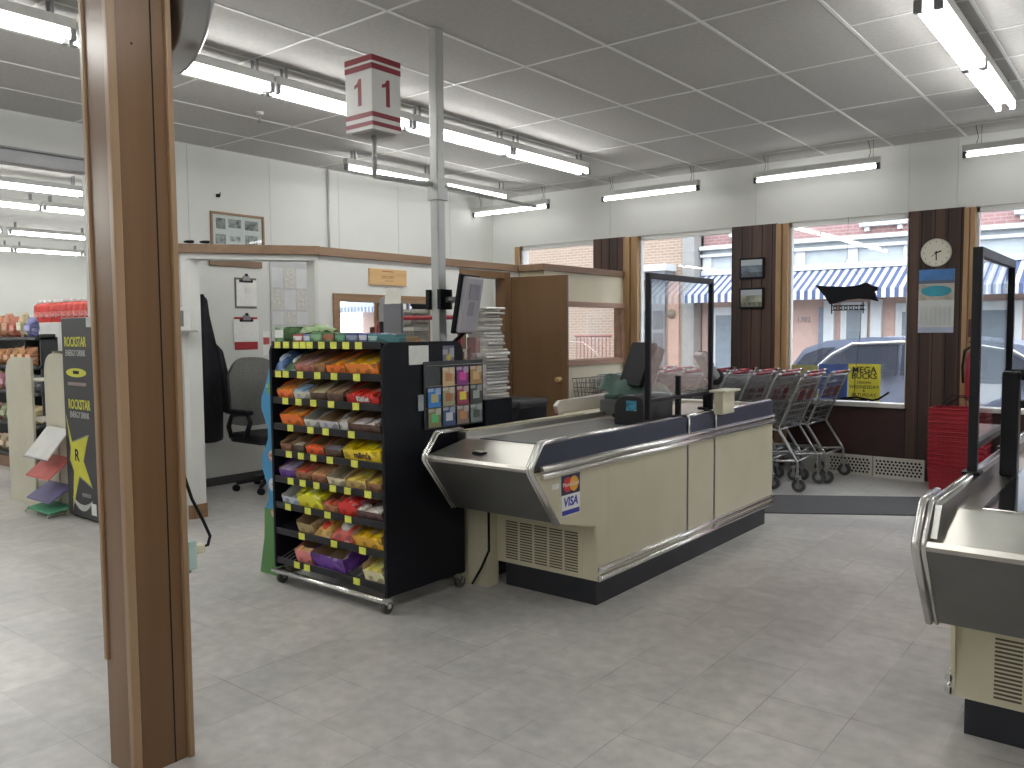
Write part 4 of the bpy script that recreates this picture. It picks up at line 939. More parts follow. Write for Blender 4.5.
t = thing('wooden_plaque', 'light wooden plaque on the white partition above mirror window', 'plaque', (XP+.01, 5.0, 1.85))
b = MB(); b.box((XP+.001, 4.785, 1.85), (XP+.015, 5.225, 1.99), wood('plaque maple', (.55, .34, .15), (.66, .43, .2), axis='y'), .003); b.build('board', t)
b = MB(); bt_ = pm('burnt lettering', (.25, .12, .04), .7); b.text('GROCERY', .034, (XP+.0152, 5.0, 1.918), (0, 1, 0), (0, 0, 1), bt_, .0003); b.box((XP+.0152, 4.93, 1.965), (XP+.0155, 5.07, 1.972), bt_); b.box((XP+.0152, 4.96, 1.885), (XP+.0155, 5.06, 1.889), bt_); b.build('lettering', t)
b = MB(); b.tube([(XL+.02, 5.75, HC), (XL+.02, 5.75, 2.1)], .012, pm('conduit', (.6, .61, .6), .4, .4)); b.build('wall_conduit', **tg('thin vertical metal conduit on the tall white wall', 'conduit'))
b = MB(); b.box((XL+.001, 4.43, 2.72), (XL+.03, 4.46, 2.75), blackm, .004); b.tube([(XL+.03, 4.445, 2.735), (XL+.05, 4.445, 2.735), (XL+.05, 4.445, 2.76)], .005, blackm); b.build('wall_hook', **tg('small black hook high on the tall white wall', 'hook'))
for q_, (y_, lb) in enumerate(((3.46, 'dark cable coil lying on the partition cap, left one'), (3.57, 'dark cable coil lying on the partition cap, right one'))):
    b = MB(); b.tube([(P0.x+.06+.04*math.cos(a*.7)+.07*q_, P0.y+.04+.03*math.sin(a*.7)+.09*q_, ZT+.078+.001*a) for a in range(12)], .006, blackm); b.build('cable_coil', **tg(lb, 'cable'))
t = thing('ceiling_sprinkler', 'small sprinkler head under the ceiling left of the lane sign', 'sprinkler', (-5.6, 3.9, 3.05))
b = MB(); b.lathe([(.03, 0), (.03, -.02), (.012, -.022)], (-5.62, 3.93, HC), (0, 0, 1), fixm, 14); b.build('cup', t)
b = MB(); b.cyl((-5.62, 3.93, HC-.02), (-5.62, 3.93, HC-.08), .008, grey); b.lathe([(.02, 0), (.02, .003)], (-5.62, 3.93, HC-.085), (0, 0, 1), grey, 12); b.build('head', t)

# ================================================================== FRONT WALL THINGS
YW = YF-.016
t = thing('wall_clock', 'round pale wall clock above the calendar', 'clock', (-1.72, YW, 2.0))
b = MB(); b.lathe([(.0, 0), (.126, 0), (.129, .01), (.129, .03), (.123, .036), (.117, .03), (.115, .022)], (-1.715, YW-.001, 2.135), (0, -1, 0), pm('clock rim', (.62, .60, .52), .4), 40); b.build('rim', t)
b = MB(); b.cyl((-1.715, YW-.02, 2.135), (-1.715, YW-.0255, 2.135), .116, pm('clock face', (.74, .72, .62), .5, var=.02), 40)
for k in range(12):
    a = 2*PI*k/12; sx_, cz_ = math.sin(a), math.cos(a); b.box((-1.715+.102*sx_-.004, YW-.0262, 2.135+.102*cz_-.008), (-1.715+.102*sx_+.004, YW-.0254, 2.135+.102*cz_+.008), pm('clock tick', (.35, .34, .32), .5))
b.build('face', t)
for nm, ang, ln, wd in (('hour_hand', 72, .045, .006), ('minute_hand', 178, .07, .005), ('second_hand', 230, .05, .002)):
    b = MB(); a = math.radians(ang); b.M = Matrix.Translation((-1.715, YW-.028, 2.135)) @ Matrix.Rotation(a, 4, 'Y'); b.box((-wd, -.001, -.015), (wd, .001, ln), blackm); b.build(nm, t)
t = thing('wall_calendar', 'wall calendar with blue lake picture under the clock', 'calendar', (-1.71, YW, 1.40))
b = MB(); b.box((-1.86, YW-.006, 1.40), (-1.56, YW-.001, 1.70), pm('calendar page', (.60, .63, .62), .6, var=.06, scale=14)); b.box((-1.86, YW-.0065, 1.40), (-1.56, YW-.0055, 1.45), pm('calendar foot', (.42, .48, .62), .6)); 
for k in range(7): b.box((-1.845+k*.039, YW-.0068, 1.47), (-1.815+k*.039, YW-.006, 1.64), pm('calendar dates', (.53, .56, .56), .6))
b.build('date_page', t)
b = MB(); b.box((-1.86, YW-.006, 1.70), (-1.56, YW-.001, 1.985), pm('picture sand', (.45, .42, .36), .4, var=.3, scale=12)); b.box((-1.86, YW-.0066, 1.86), (-1.56, YW-.006, 1.985), pm('picture sky', (.07, .22, .55), .4, var=.25, scale=5)); b.box((-1.86, YW-.0069, 1.855), (-1.56, YW-.0062, 1.885), pm('picture shore', (.10, .12, .2), .4))
b.prism([(-1.71+.13*math.cos(a*PI/12), 1.785+.05*math.sin(a*PI/12)) for a in range(24)], YW-.0072, YW-.006, pm('picture lake', (.03, .30, .40), .3, var=.2), axis='y'); b.build('picture', t)
for z0, z1, lb, c in ((1.975, 2.195, 'upper framed photo on the dark post, dark blue scene', (.16, .20, .26)), (1.66, 1.88, 'lower framed photo on the dark post, pale street scene', (.34, .35, .28))):
    t = thing('framed_photo', lb, 'picture', (-3.48, YW, z0))
    b = MB(); b.box((-3.615, YW-.03, z0), (-3.345, YW-.003, z1), blackm, .006); b.build('frame', t)
    b = MB(); b.box((-3.595, YW-.0312, z0+.02), (-3.365, YW-.03, z1-.02), pm('photo '+lb[:5], c, .25, var=.5, scale=9)); b.box((-3.595, YW-.0318, z0+.02), (-3.365, YW-.0311, z0+.07), pm('photo foot '+lb[:5], [x_*.5 for x_ in c], .3, var=.6, scale=25)); b.box((-3.595, YW-.0318, z1-.08), (-3.365, YW-.0311, z1-.02), pm('photo sky '+lb[:5], (.45, .5, .55), .3)); b.build('print', t)
# posters standing on the sill of the second front window
YP = YF+.01
pb, py_, pg = pm('poster blue', (.06, .12, .36), .5), pm('poster yellow', (.72, .66, .06), .5), pm('poster olive', (.42, .40, .15), .5)
def poster(x0, x1, z0, z1, m_, label, txt=None):
    t = thing('window_poster', label, 'poster', ((x0+x1)/2, YP, z0), 'posters on the window sill'); b = MB(); b.box((x0, YP-.004, z0), (x1, YP, z1), m_); b.build('sheet', t)
    if txt:
        b = MB(); bk_ = pm('poster black ink', (.02, .02, .02), .5)
        for tx, zz, sz_ in txt: b.text(tx, sz_, ((x0+x1)/2, YP-.0045, zz), (1, 0, 0), (0, 0, 1), bk_, .0003, bold=.0015 if sz_ > .05 else .0004)
        b.build('lettering', t)
poster(-3.06, -2.79, .74, 1.075, pg, 'olive poster behind the cart handles in the window')
poster(-2.78, -2.50, .74, 1.09, pb, 'blue poster between olive and yellow ones in the window')
poster(-2.49, -2.19, .735, 1.095, py_, 'yellow poster with black lettering in the window', [('MEGA', 1.035, .085), ('BUCKS', .975, .078), ('DRAWN', .912, .034), ('WEDNESDAY', .868, .046), ('&', .832, .035), ('SATURDAY', .79, .046)])
b = MB(); b.tube([(-2.55, YF-.02, .75), (-2.4, YF-.035, .77), (-2.25, YF-.03, .745), (-2.19, YF-.04, .76), (-2.1, YF-.03, .83)], .01, blackm); b.tube([(-2.62, YF-.03, .742), (-2.45, YF-.045, .748), (-2.3, YF-.03, .742)], .008, blackm); b.build('power_cable', **tg('black cable lying on the window sill below posters', 'cable'))
# hanging unlit neon sign seen from behind
t = thing('hanging_sign', 'dark shaped sign hanging on strings in the window', 'sign', (-2.5, YF-.05, 1.6))
YN = YF-.05
b = MB(); b.prism([(-2.81, 1.882), (-2.70, 1.862), (-2.62, 1.862), (-2.52, 1.85), (-2.40, 1.858), (-2.33, 1.89), (-2.29, 1.875), (-2.275, 1.855), (-2.215, 1.845), (-2.212, 1.81), (-2.25, 1.80), (-2.205, 1.70), (-2.28, 1.722), (-2.40, 1.738), (-2.50, 1.725), (-2.585, 1.70), (-2.66, 1.685), (-2.72, 1.78)], YN-.02, YN+.02, blackm, axis='y', bev=.004); b.build('panel', t)
b = MB(); b.box((-2.65, YN-.01, 1.665), (-2.33, YN+.01, 1.674), blackm); b.box((-2.65, YN-.01, 1.622), (-2.33, YN+.01, 1.631), blackm)
for x_ in (-2.645, -2.345): b.box((x_-.004, YN-.008, 1.59), (x_+.004, YN+.008, 1.70), blackm)
for k in range(6): 
    cx = -2.61+k*.05; b.tube([(cx+.016*math.cos(a*PI/5), YN, 1.648+.016*math.sin(a*PI/5)) for a in range(10)], .0045, blackm, 6, closed=True)
b.build('letter_row', t)
b = MB(); b.tube([(-2.64, YN, 1.87), (-2.505, YN, 2.14), (-2.36, YN, 1.885)], .0025, darkfix, 5); b.tube([(-2.505, YN, 2.14), (-2.50, YN, 2.53)], .002, darkfix, 5); b.build('string', t)
b = MB(); b.tube([(-2.36, YN, 1.7), (-2.37, YN, 1.4), (-2.4, YN, 1.1), (-2.42, YN, .75)], .003, darkfix, 5); b.build('cord', t)
# fire extinguisher
t = thing('fire_extinguisher', 'red fire extinguisher on the oak jamb behind right guard', 'fire extinguisher', (-1.38, 8.36, 1.0))
ex = (-1.375, YF-.13)
b = MB(); b.lathe([(.0, 0), (.055, 0), (.06, .01), (.06, .36), (.045, .41), (.022, .43), (.022, .46), (.0, .46)], (ex[0], ex[1], .80), (0, 0, 1), redp, 24); b.build('cylinder', t)
b = MB(); b.box((ex[0]-.02, ex[1]-.02, 1.26), (ex[0]+.02, ex[1]+.02, 1.31), blackm, .004); b.box((ex[0]-.015, ex[1]-.11, 1.31), (ex[0]+.015, ex[1]+.02, 1.325), blackm, .003); b.build('valve_handle', t)
b = MB(); b.tube([(ex[0], ex[1]-.02, 1.28), (ex[0]-.06, ex[1]-.05, 1.24), (ex[0]-.075, ex[1]-.05, 1.1), (ex[0]-.07, ex[1]-.03, .95)], .011, blackm); b.build('hose', t)
b = MB(); b.box((ex[0]-.03, ex[1]+.055, .9), (ex[0]+.03, YF-.06, 1.2), redp); b.build('wall_bracket', t)
b = MB(); b.box((-1.43, YF-.075, 1.36), (-1.35, YF-.052, 1.52), pm('dark maroon', (.10, .015, .02), .5), .004); b.build('red_sign', **tg('small dark red plate on jamb above the fire extinguisher', 'sign'))
# perforated heater covers
perf = pm('heater cover cream', (.62, .61, .56), .4)
for x0, x1, lb in ((-2.66, -2.235, 'left white perforated heater cover below the window'), (-2.225, -1.765, 'right white perforated heater cover beside the red baskets')):
    t = thing('heater_cover', lb, 'heater cover', ((x0+x1)/2, YF-.04, 0)); yh = YF-.055
    b = MB(); b.box((x0, yh, .0), (x1, YF-.02, .025), perf, .003); b.box((x0, yh-.004, .175), (x1, YF-.02, .20), perf, .003); b.box((x0, yh, .025), (x0+.02, YF-.02, .175), perf); b.box((x1-.02, yh, .025), (x1, YF-.02, .175), perf); b.build('frame', t)
    # real holes: a plate of hexagon-bounded cells
    b = MB(); nx = int((x1-x0-.04)/.034); w_ = (x1-x0-.04)/nx; nz_ = 5; hz = .15/nz_
    for i in range(nx):
        for j in range(nz_):
            cx = x0+.02+(i+.5)*w_; cz = .025+(j+.5)*hz; r = .0118
            outer = [(cx+w_/2*ox, cz+hz/2*oz) for ox, oz in ((1, 0), (1, 1), (0, 1), (-1, 1), (-1, 0), (-1, -1), (0, -1), (1, -1))]
            off = w_*.22 if j % 2 else -w_*.22
            inner = [(cx+off+r*math.cos(a*PI/4), cz+r*math.sin(a*PI/4)) for a in range(8)]
            P = [(p[0], yh+.004, p[1]) for p in outer]+[(p[0], yh+.004, p[1]) for p in inner]+[(p[0], yh+.008, p[1]) for p in inner]
            b._add(P, [(q, (q+1) % 8, 8+(q+1) % 8, 8+q) for q in range(8)]+[(8+q, 8+(q+1) % 8, 16+(q+1) % 8, 16+q) for q in range(8)], perf)
    b.build('perforated_plate', t)
    b = MB(); b.box((x0+.02, YF-.035, .025), (x1-.02, YF-.022, .175), blackm); b.build('backing', t)
b = MB(); b.box((-1.74, YF-.03, 0), (-1.5, YF-.0185, .2), lowpanel); struct('baseboard_front', b)
b = MB()
for x0, x1 in ((-4.86, -2.67),): b.box((x0, YF-.03, 0), (x1, YF-.0185, .2), perf, .003)
struct('baseboard_0', b)
# red hand baskets in a stack
def basket(b, zb, m_):
    x0, x1, y0, y1 = -.225, .225, -.15, .15; h = .20; ti = .014
    def ring(z, e): return [(x0+ti*e, y0+ti*e, z), (x1-ti*e, y0+ti*e, z), (x1-ti*e, y1-ti*e, z), (x0+ti*e, y1-ti*e, z)]
    lo, hi, inn = ring(zb, 1), ring(zb+h, 0), ring(zb+h, .12)
    li = [(p[0]*.97, p[1]*.97, zb+.004) for p in lo]
    P = lo+hi+inn+li
    b._add(P, [(3, 2, 1, 0)]+[(i, (i+1) % 4, 4+(i+1) % 4, 4+i) for i in range(4)]+[(4+i, 4+(i+1) % 4, 8+(i+1) % 4, 8+i) for i in range(4)]+[(8+i, 8+(i+1) % 4, 12+(i+1) % 4, 12+i) for i in range(4)]+[(12, 13, 14, 15)], m_)
    r = .007
    b.tube([(x0, y0, zb+h-r), (x1, y0, zb+h-r), (x1, y1, zb+h-r), (x0, y1, zb+h-r)], .009, m_, 6, closed=True)
t0 = None; BH = .041
for k in range(14):
    z = .004+k*BH; top = k == 13
    if t0 is None:
        t0 = thing('hand_basket', 'red plastic hand basket nested in the stack under the top one', 'basket', (0, 0, 0), 'red hand baskets in the stack')
        b = MB(); basket(b, 0, redp); b.build('tub', t0)
        b = MB()
        for q in range(9): b.box((-.18+q*.042, -.156+.0, .05), (-.155+q*.042, -.15, .055), redp)
        b.build('rib', t0)
        r = t0
    else: r = dup(t0, (0, 0, 0))
    r.location = (-1.435, 8.19, z); 
    if top: r['label'] = 'topmost red hand basket with its black wire handle raised'
for ch in list(t0.children):
    if ch.name.startswith('rib'): pass
b = MB(); b.tube([(-.14, -.13, .2), (-.06, -.07, .31), (.04, -.07, .31), (.14, -.13, .2)], .005, blackm, 6); b.tube([(-.14, .13, .2), (-.02, .03, .29), (.08, .03, .29), (.14, .13, .2)], .005, blackm, 6)
WORLD[r] = Vector((0, 0, 0)); b.build('wire_handle', r)
# entrance mat
a = math.radians(32.0)
b = MB(); b.M = Matrix.Translation((-2.41, 6.28, 0)) @ Matrix.Rotation(a, 4, 'Z'); b.box((-1.5, 0, .0005), (3.2, .72, .009), pm('mat grey', (.085, .085, .09), .95, var=.25, scale=90, bump=.4), .003); b.build('entrance_mat', **tg('dark grey ribbed entrance mat on the floor before the carts', 'mat'))

# ================================================================== SHOPPING CARTS
cartm = pm('worn cart chrome', (.46, .46, .47), .28, 1, var=.08)
cart = thing('shopping_cart', 'x', 'shopping cart', (0, 0, 0), 'nested shopping carts by the front window')
W2 = .27
def bar(b, *pts, r=.0045, m=wiremet, n=5): b.tube(pts, r, m, n)
# rear corner points: handle (0,.,1.02) top; kink; front of basket x=-.88
RT, RBm = Vector((-.03, 0, 1.0)), Vector((-.22, 0, .54)); FT, FB = Vector((-.86, 0, .93)), Vector((-.80, 0, .60)); wf = .19
def sp(u, v, s_):  # side surface: u rear->front, v bottom->top
    R = RBm.lerp(RT, v); F = FB.lerp(FT, v); p = R.lerp(F, u); return Vector((p.x, s_*(W2+(wf-W2)*u), p.z))
b = MB()
for s_ in (-1, 1):
    for k in range(8): bar(b, sp(0, k/7, s_), sp(1, k/7, s_), r=.0038 if k not in (0, 7) else .006)
    for k in range(15): bar(b, sp(k/14, 0, s_), sp(k/14, 1, s_), r=.0032, n=4)
for k in range(6): bar(b, sp(1, k/5, -1), sp(1, k/5, 1), r=.003)
for k in range(7): y_ = -wf+2*wf*k/6; bar(b, (FB.x, y_, FB.z), (FT.x, y_, FT.z), r=.0032, n=4)
for k in range(9): bar(b, sp(k/8, 0, -1), sp(k/8, 0, 1), r=.0038, n=4)
b.build('wire_basket', cart)
b = MB()
for k in range(9): v = k/8; bar(b, sp(0, v, -1)+Vector((.01, 0, 0)), sp(0, v, 1)+Vector((.01, 0, 0)), r=.004)
for k in range(9):
    y_ = -W2+2*W2*k/8; bar(b, (RBm.x+.01, y_, RBm.z), (RT.x+.01, y_, RT.z), r=.0038, n=4)
b.build('rear_gate', cart)
for y0_, y1_ in ((-.17, -.05), (.05, .17)):
    b = MB(); b.M = Matrix.Translation((-.085, 0, .865)) @ Matrix.Rotation(math.radians(22), 4, 'Y'); b.box((.014, y0_, -.06), (.02, y1_, .045), pm('faded red plastic', (.12, .014, .02), .45, var=.5, scale=30), .003)
    b.build('seat_flap', cart, label='red child seat flap')
b = MB(); b.cyl((.0, -.285, 1.035), (.0, .285, 1.035), .014, pm('red grip', (.30, .045, .055), .25), 10); b.cyl((.0, -.29, 1.035), (.0, -.20, 1.035), .0145, cartm, 10); b.cyl((.0, .20, 1.035), (.0, .29, 1.035), .0145, cartm, 10); b.build('handle', cart)
b = MB()
for s_ in (-1, 1):
    y_ = s_*W2
    b.tube([(.0, y_, 1.035), (-.03, y_, .99), (-.215, y_, .56), (-.215, y_, .53), (-.06, s_*.265, .29), (-.045, s_*.265, .26), (-.045, s_*.265, .14)], .0115, cartm, 8)
    b.tube([(-.05, s_*.262, .275), (-.45, s_*.23, .245), (-.86, s_*.17, .225), (-.875, s_*.165, .14)], .010, cartm, 8)
    b.tube([(-.22, y_, .54), (-.5, s_*.24, .56), (-.80, s_*.19, .60)], .008, cartm, 6)
b.tube([(-.05, -.262, .275), (-.05, .262, .275)], .010, cartm, 8); b.tube([(-.215, -W2, .545), (-.215, W2, .545)], .009, cartm, 8); b.tube([(-.86, -.17, .225), (-.86, .17, .225)], .009, cartm, 8)
b.build('frame', cart)
b = MB()
for k in range(9): u = k/8; y_ = .262+(.17-.262)*u; bar(b, (-.05-.81*u, -y_, .275-.05*u), (-.05-.81*u, y_, .275-.05*u), r=.0035)
b.build('lower_rack', cart)
for x_, y_ in ((-.045, -.265), (-.045, .265), (-.875, -.165), (-.875, .165)):
    b = MB(); b.cyl((x_+.015, y_-.016, .0605), (x_+.015, y_+.016, .0605), .06, rubber, 18); b.cyl((x_+.015, y_-.018, .0605), (x_+.015, y_+.018, .0605), .03, grey, 14); w = b.build('wheel', cart)
    b = MB(); b.box((x_-.012, y_-.026, .115), (x_+.028, y_+.026, .145), cartm, .004); b.box((x_+.005, y_-.026, .05), (x_+.026, y_-.021, .12), cartm); b.box((x_+.005, y_+.021, .05), (x_+.026, y_+.026, .12), cartm); b.build('wheel_fork', w)
STEP = .235
first = True
for row_, (yc, xr, nrow, what) in enumerate(((7.52, -2.50, 8, 'row nearer the counter'), (8.10, -2.44, 9, 'row along the front window'))):
    for k in range(nrow):
        loc = (xr-k*STEP, yc+(.006 if k % 2 else -.006), 0)
        if first: c = cart; c.location = loc; first = False
        else: c = dup(cart, loc)
        lab = 'end shopping cart with red flap, '+what if k == 0 else 'second cart from the end, nested in the '+what if k == 1 else 'nested shopping cart further left in the '+what
        c['label'] = lab
        c['group'] = 'nested shopping carts, '+what

# ================================================================== LEFT: NEXT ROOM MERCHANDISE
t = thing('energy_cooler', 'tall black cooler with yellow star and lettering', 'cooler', (-6.57, 3.1, 0))
cx0, cx1, cy0, cy1 = -6.84, -6.31, 2.9, 3.3
b = MB(); b.box((cx0, cy0, .02), (cx1, cy1, 1.575), pm('cooler black', (.022, .022, .028), .45), .008); b.build('body', t)
b = MB(); b.box((cx0+.03, cy0+.03, 0), (cx1-.03, cy1-.03, .02), blackm); b.build('plinth', t)
yl = pm('cooler yellow', (.62, .60, .04), .45); wl = pm('cooler white', (.50, .50, .50), .5)
xc = (cx0+cx1)/2-.035; yf = cy0-.0006
b = MB(); b.text('ROCKSTAR', .105, (xc, yf, 1.385), (1, 0, 0), (0, 0, 1), yl, .0005, bold=.002, sx=.68); b.text('ENERGY DRINK', .07, (xc, yf, 1.30), (1, 0, 0), (0, 0, 1), wl, .0005, sx=.68); b.build('lettering', t)
b = MB(); b.text('ROCKSTAR', .105, (xc+.03, yf, .90), (1, 0, 0), (0, 0, 1), yl, .0005, bold=.002, sx=.68); b.text('ENERGY DRINK', .07, (xc+.03, yf, .82), (1, 0, 0), (0, 0, 1), wl, .0005, sx=.66); b.build('lettering', t)
b = MB(); b.prism([(xc+.17*math.cos(a*PI/12), 1.15+.035*math.sin(a*PI/12)) for a in range(24)], yf-.0006, yf+.0003, yl, axis='y'); b.box((xc-.05, yf-.0012, 1.14), (xc+.05, yf-.0006, 1.165), blackm)
b.box((xc-.15, yf-.0004, 1.05), (xc+.16, yf+.0003, 1.075), pm('cooler small print', (.28, .2, .2), .5)); b.build('oval_badge', t)
def star(cx, cz, R, r, rot, sx=1):
    return [(cx+sx*(R if k % 2 == 0 else r)*math.sin(k*PI/5+rot), cz+(R if k % 2 == 0 else r)*math.cos(k*PI/5+rot)) for k in range(10)]
sc_ = (xc+.0, .50)
ST = [(-.20, .31), (-.115, .10), (.16, .17), (.065, -.03), (.19, -.22), (-.01, -.155), (-.14, -.42), (-.10, -.12), (-.16, -.04), (-.14, .05)]
def off(P, e): return [(p[0]*e, p[1]*e) for p in P]
b = MB(); b.prism([(sc_[0]+p[0]*1.06, sc_[1]+p[1]*1.06) for p in ST], yf-.0004, yf+.0003, wl, axis='y'); b.prism([(sc_[0]+p[0]*1.03, sc_[1]+p[1]*1.03) for p in ST], yf-.0008, yf-.0002, blackm, axis='y'); b.prism([(sc_[0]+p[0], sc_[1]+p[1]) for p in ST], yf-.0012, yf-.0003, yl, axis='y'); b.text('R', .13, (xc-.04, yf-.0014, .50), (1, 0, 0), (0, 0, 1), blackm, .0004, bold=.003); b.build('star_emblem', t)
b = MB(); b.prism([(xc-.14+.33*u, .07+.09*(2*u-1)**2-.0) for u in [k/10 for k in range(11)]]+[(xc-.14+.33*u, .12+.05*(2*u-1)**2) for u in [k/10 for k in range(10, -1, -1)]], yf-.0008, yf+.0002, wl, axis='y'); b.text('ENERGY', .04, (xc+.1, yf-.0004, .2), (1, 0, 0), (0, 0, 1), wl, .0003); b.build('swoosh', t)
b = MB(); b.box((cx1-.13, yf-.001, .06), (cx1-.05, yf, .15), paper); b.build('white_sticker', t)
b = MB(); b.box((cx1-.10, yf-.001, 1.50), (cx1-.02, yf, 1.572), wl); b.build('corner_label', t)
# cream gondola with curved end panels and coloured poster boards
crm = pm('gondola cream', (.60, .57, .46), .5, var=.04)
t = thing('card_gondola', 'cream display gondola with curved end panels and empty shelves', 'display rack', (-7.55, 3.1, 0))
def endp(x_, y0, y1, z1, b): 
    P = [(y1, 0), (y0, 0), (y0, z1-.16)]+[(y0+.02+.16*(1-math.cos(a*PI/12))*1.2, z1-.16+.16*math.sin(a*PI/12)) for a in range(7)]+[(y1, z1)]
    b.prism(P, x_-.012, x_+.012, crm, axis='x', bev=.003)
# shelving faces the column (+X)
b = MB(); b.box((-8.0, 3.36, .0), (-6.86, 3.40, 1.22), crm); b.build('back_panel', t)
def side(y_, x0, x1, z1, b):
    P = [(x1, .02), (x0, .02), (x0, z1-.15)]+[(x0+.15-.15*math.cos(a*PI/12), z1-.15+.15*math.sin(a*PI/12)) for a in range(1, 7)]+[(x1, z1)]
    b.prism(P, y_-.011, y_+.011, crm, axis='y', bev=.003)
b = MB(); side(2.91, -7.97, -7.44, 1.255, b); b.build('end_panel', t)
b = MB(); side(2.96, -7.31, -6.862, 1.29, b); b.build('end_panel', t)
for z in (1.07, .73, .49, .16):
    b = MB(); b.box((-7.75, 2.925, z-.012), (-7.32, 3.36, z), crm, .003); b.build('shelf', t)
b = MB(); b.box((-7.97, 2.90, 0), (-6.87, 3.36, .055), crm, .004); b.build('kick_base', t)
for z0, c, lb, k in ((.46, (.72, .72, .70), 'white poster board sheets on sloping rack by cooler', 0), (.30, (.60, .15, .13), 'salmon red poster board sheets on rack by cooler', 1), (.115, (.16, .15, .30), 'purple poster board sheets on rack by cooler', 2), (.03, (.10, .38, .22), 'green poster board sheets at bottom of rack by cooler', 3)):
    b = MB(); dz_ = (.22, .15, .11, .03)[k]
    b.prism([(2.76, z0), (2.76, z0+.012), (2.94, z0+dz_+.012), (2.94, z0+dz_)], -7.27, -6.85, pm('board '+lb[:8], c, .6), axis='x'); b.build('poster_board', **tg(lb, 'poster board', 'poster boards on the rack'))
t = thing('poster_rack', 'wire rack under the coloured poster boards', 'rack', (-7.1, 3.0, 0))
for x_ in (-7.285, -7.08, -6.87):
    b = MB(); b.tube([(x_, 2.75, .0), (x_, 2.755, .02), (x_, 2.943, .02), (x_, 2.943, .70)], .005, crm, 6)
    b.build('wire_leg', t)
b = MB(); b.tube([(-7.29, 2.752, .46), (-6.86, 2.752, .46)], .004, wiremet, 6); b.build('wire_lip', t)
for y_, z0, lb in ((3.10, 1.211, 'small photo card on the top gondola shelf'), (3.08, .731, 'baby photo card standing on gondola shelf')):
    b = MB(); b.M = Matrix.Translation((-7.40, y_, z0-.14 if z0 > 1 else z0)) @ Matrix.Rotation(.2, 4, 'Y'); b.box((-.006, -.06, 0), (0, .06, .24), prod((.40, .34, .34) if z0 < 1 else (.5, .45, .35))); b.build('photo_card', **tg(lb, 'card'))
# chip shelf far left
t = thing('chip_shelf', 'dark grey shelf unit with snack bags at left edge', 'display rack', (-9.3, 3.75, 0))
dk = pm('shelf charcoal', (.05, .055, .06), .5)
gx0, gx1, gy = -10.9, -9.10, 3.60
b = MB(); b.box((gx0, gy+.2, 0), (gx1, gy+.22, 1.42), dk); b.build('back_panel', t)
SHZ = (.16, .50, .84, 1.12, 1.42)
for z in SHZ:
    b = MB(); b.box((gx0, gy, z-.03), (gx1, gy+.2, z), dk, .003); b.build('shelf', t)
for x_ in (gx0, -9.5, gx1-.02):
    b = MB(); b.box((x_, gy+.05, 0), (x_+.02, gy+.2, 1.45), dk); b.build('upright', t)
b = MB(); b.box((gx0, gy, 0), (gx1, gy+.2, .12), pm('shelf foot brown', (.22, .13, .08), .6)); b.build('base', t)
rnd = random.Random(11); bags = []
CH = {4: [(.42, .10, .06), (.60, .50, .30), (.20, .20, .45), (.52, .22, .10), (.50, .20, .12)], 3: [(.50, .22, .08), (.45, .18, .07), (.52, .26, .10)], 2: [(.40, .15, .2), (.15, .15, .18), (.5, .3, .1)], 1: [(.25, .3, .15), (.5, .4, .2), (.3, .1, .1)], 0: [(.3, .2, .1), (.4, .3, .2)]}
nm_ = ('bottom', 'fourth', 'third', 'second', 'top')
for lv in (4, 3, 2, 1, 0):
    x_ = gx0+.05; k = 0
    while x_ < gx1-.2:
        w_ = rnd.uniform(.17, .22); c_ = CH[lv][k % len(CH[lv])]; hh = rnd.uniform(.2, .27) if lv in (4,) else rnd.uniform(.17, .21)
        key = (lv, k % len(CH[lv]))
        z0 = SHZ[lv]+.001
        b = MB(); b.grid(lambda u, v: (x_+w_*u, gy+.08-.06*(math.sin(PI*u)*math.sin(PI*v))**.6, z0+hh*v), 8, 8, prod(c_)); b.grid(lambda u, v: (x_+w_*u, gy+.08+.06*(math.sin(PI*u)*math.sin(PI*v))**.6, z0+hh*v), 8, 8, prod(c_)); 
        b.box((x_+w_*.2, gy+.016, z0+hh*.3), (x_+w_*.8, gy+.03, z0+hh*.6), prod([min(.8, q*1.6+.1) for q in c_]))
        cn = {(.42, .10, .06): 'red', (.60, .50, .30): 'pale yellow', (.20, .20, .45): 'blue', (.52, .22, .10): 'orange red', (.50, .20, .12): 'rusty red'}.get(c_, 'coloured')
        b.build('snack_bag', **tg(f'{cn} snack bag standing on the {nm_[lv]} shelf at left edge', 'snack bag', f'{cn} snack bags on the {nm_[lv]} shelf'))
        x_ += w_+.01; k += 1
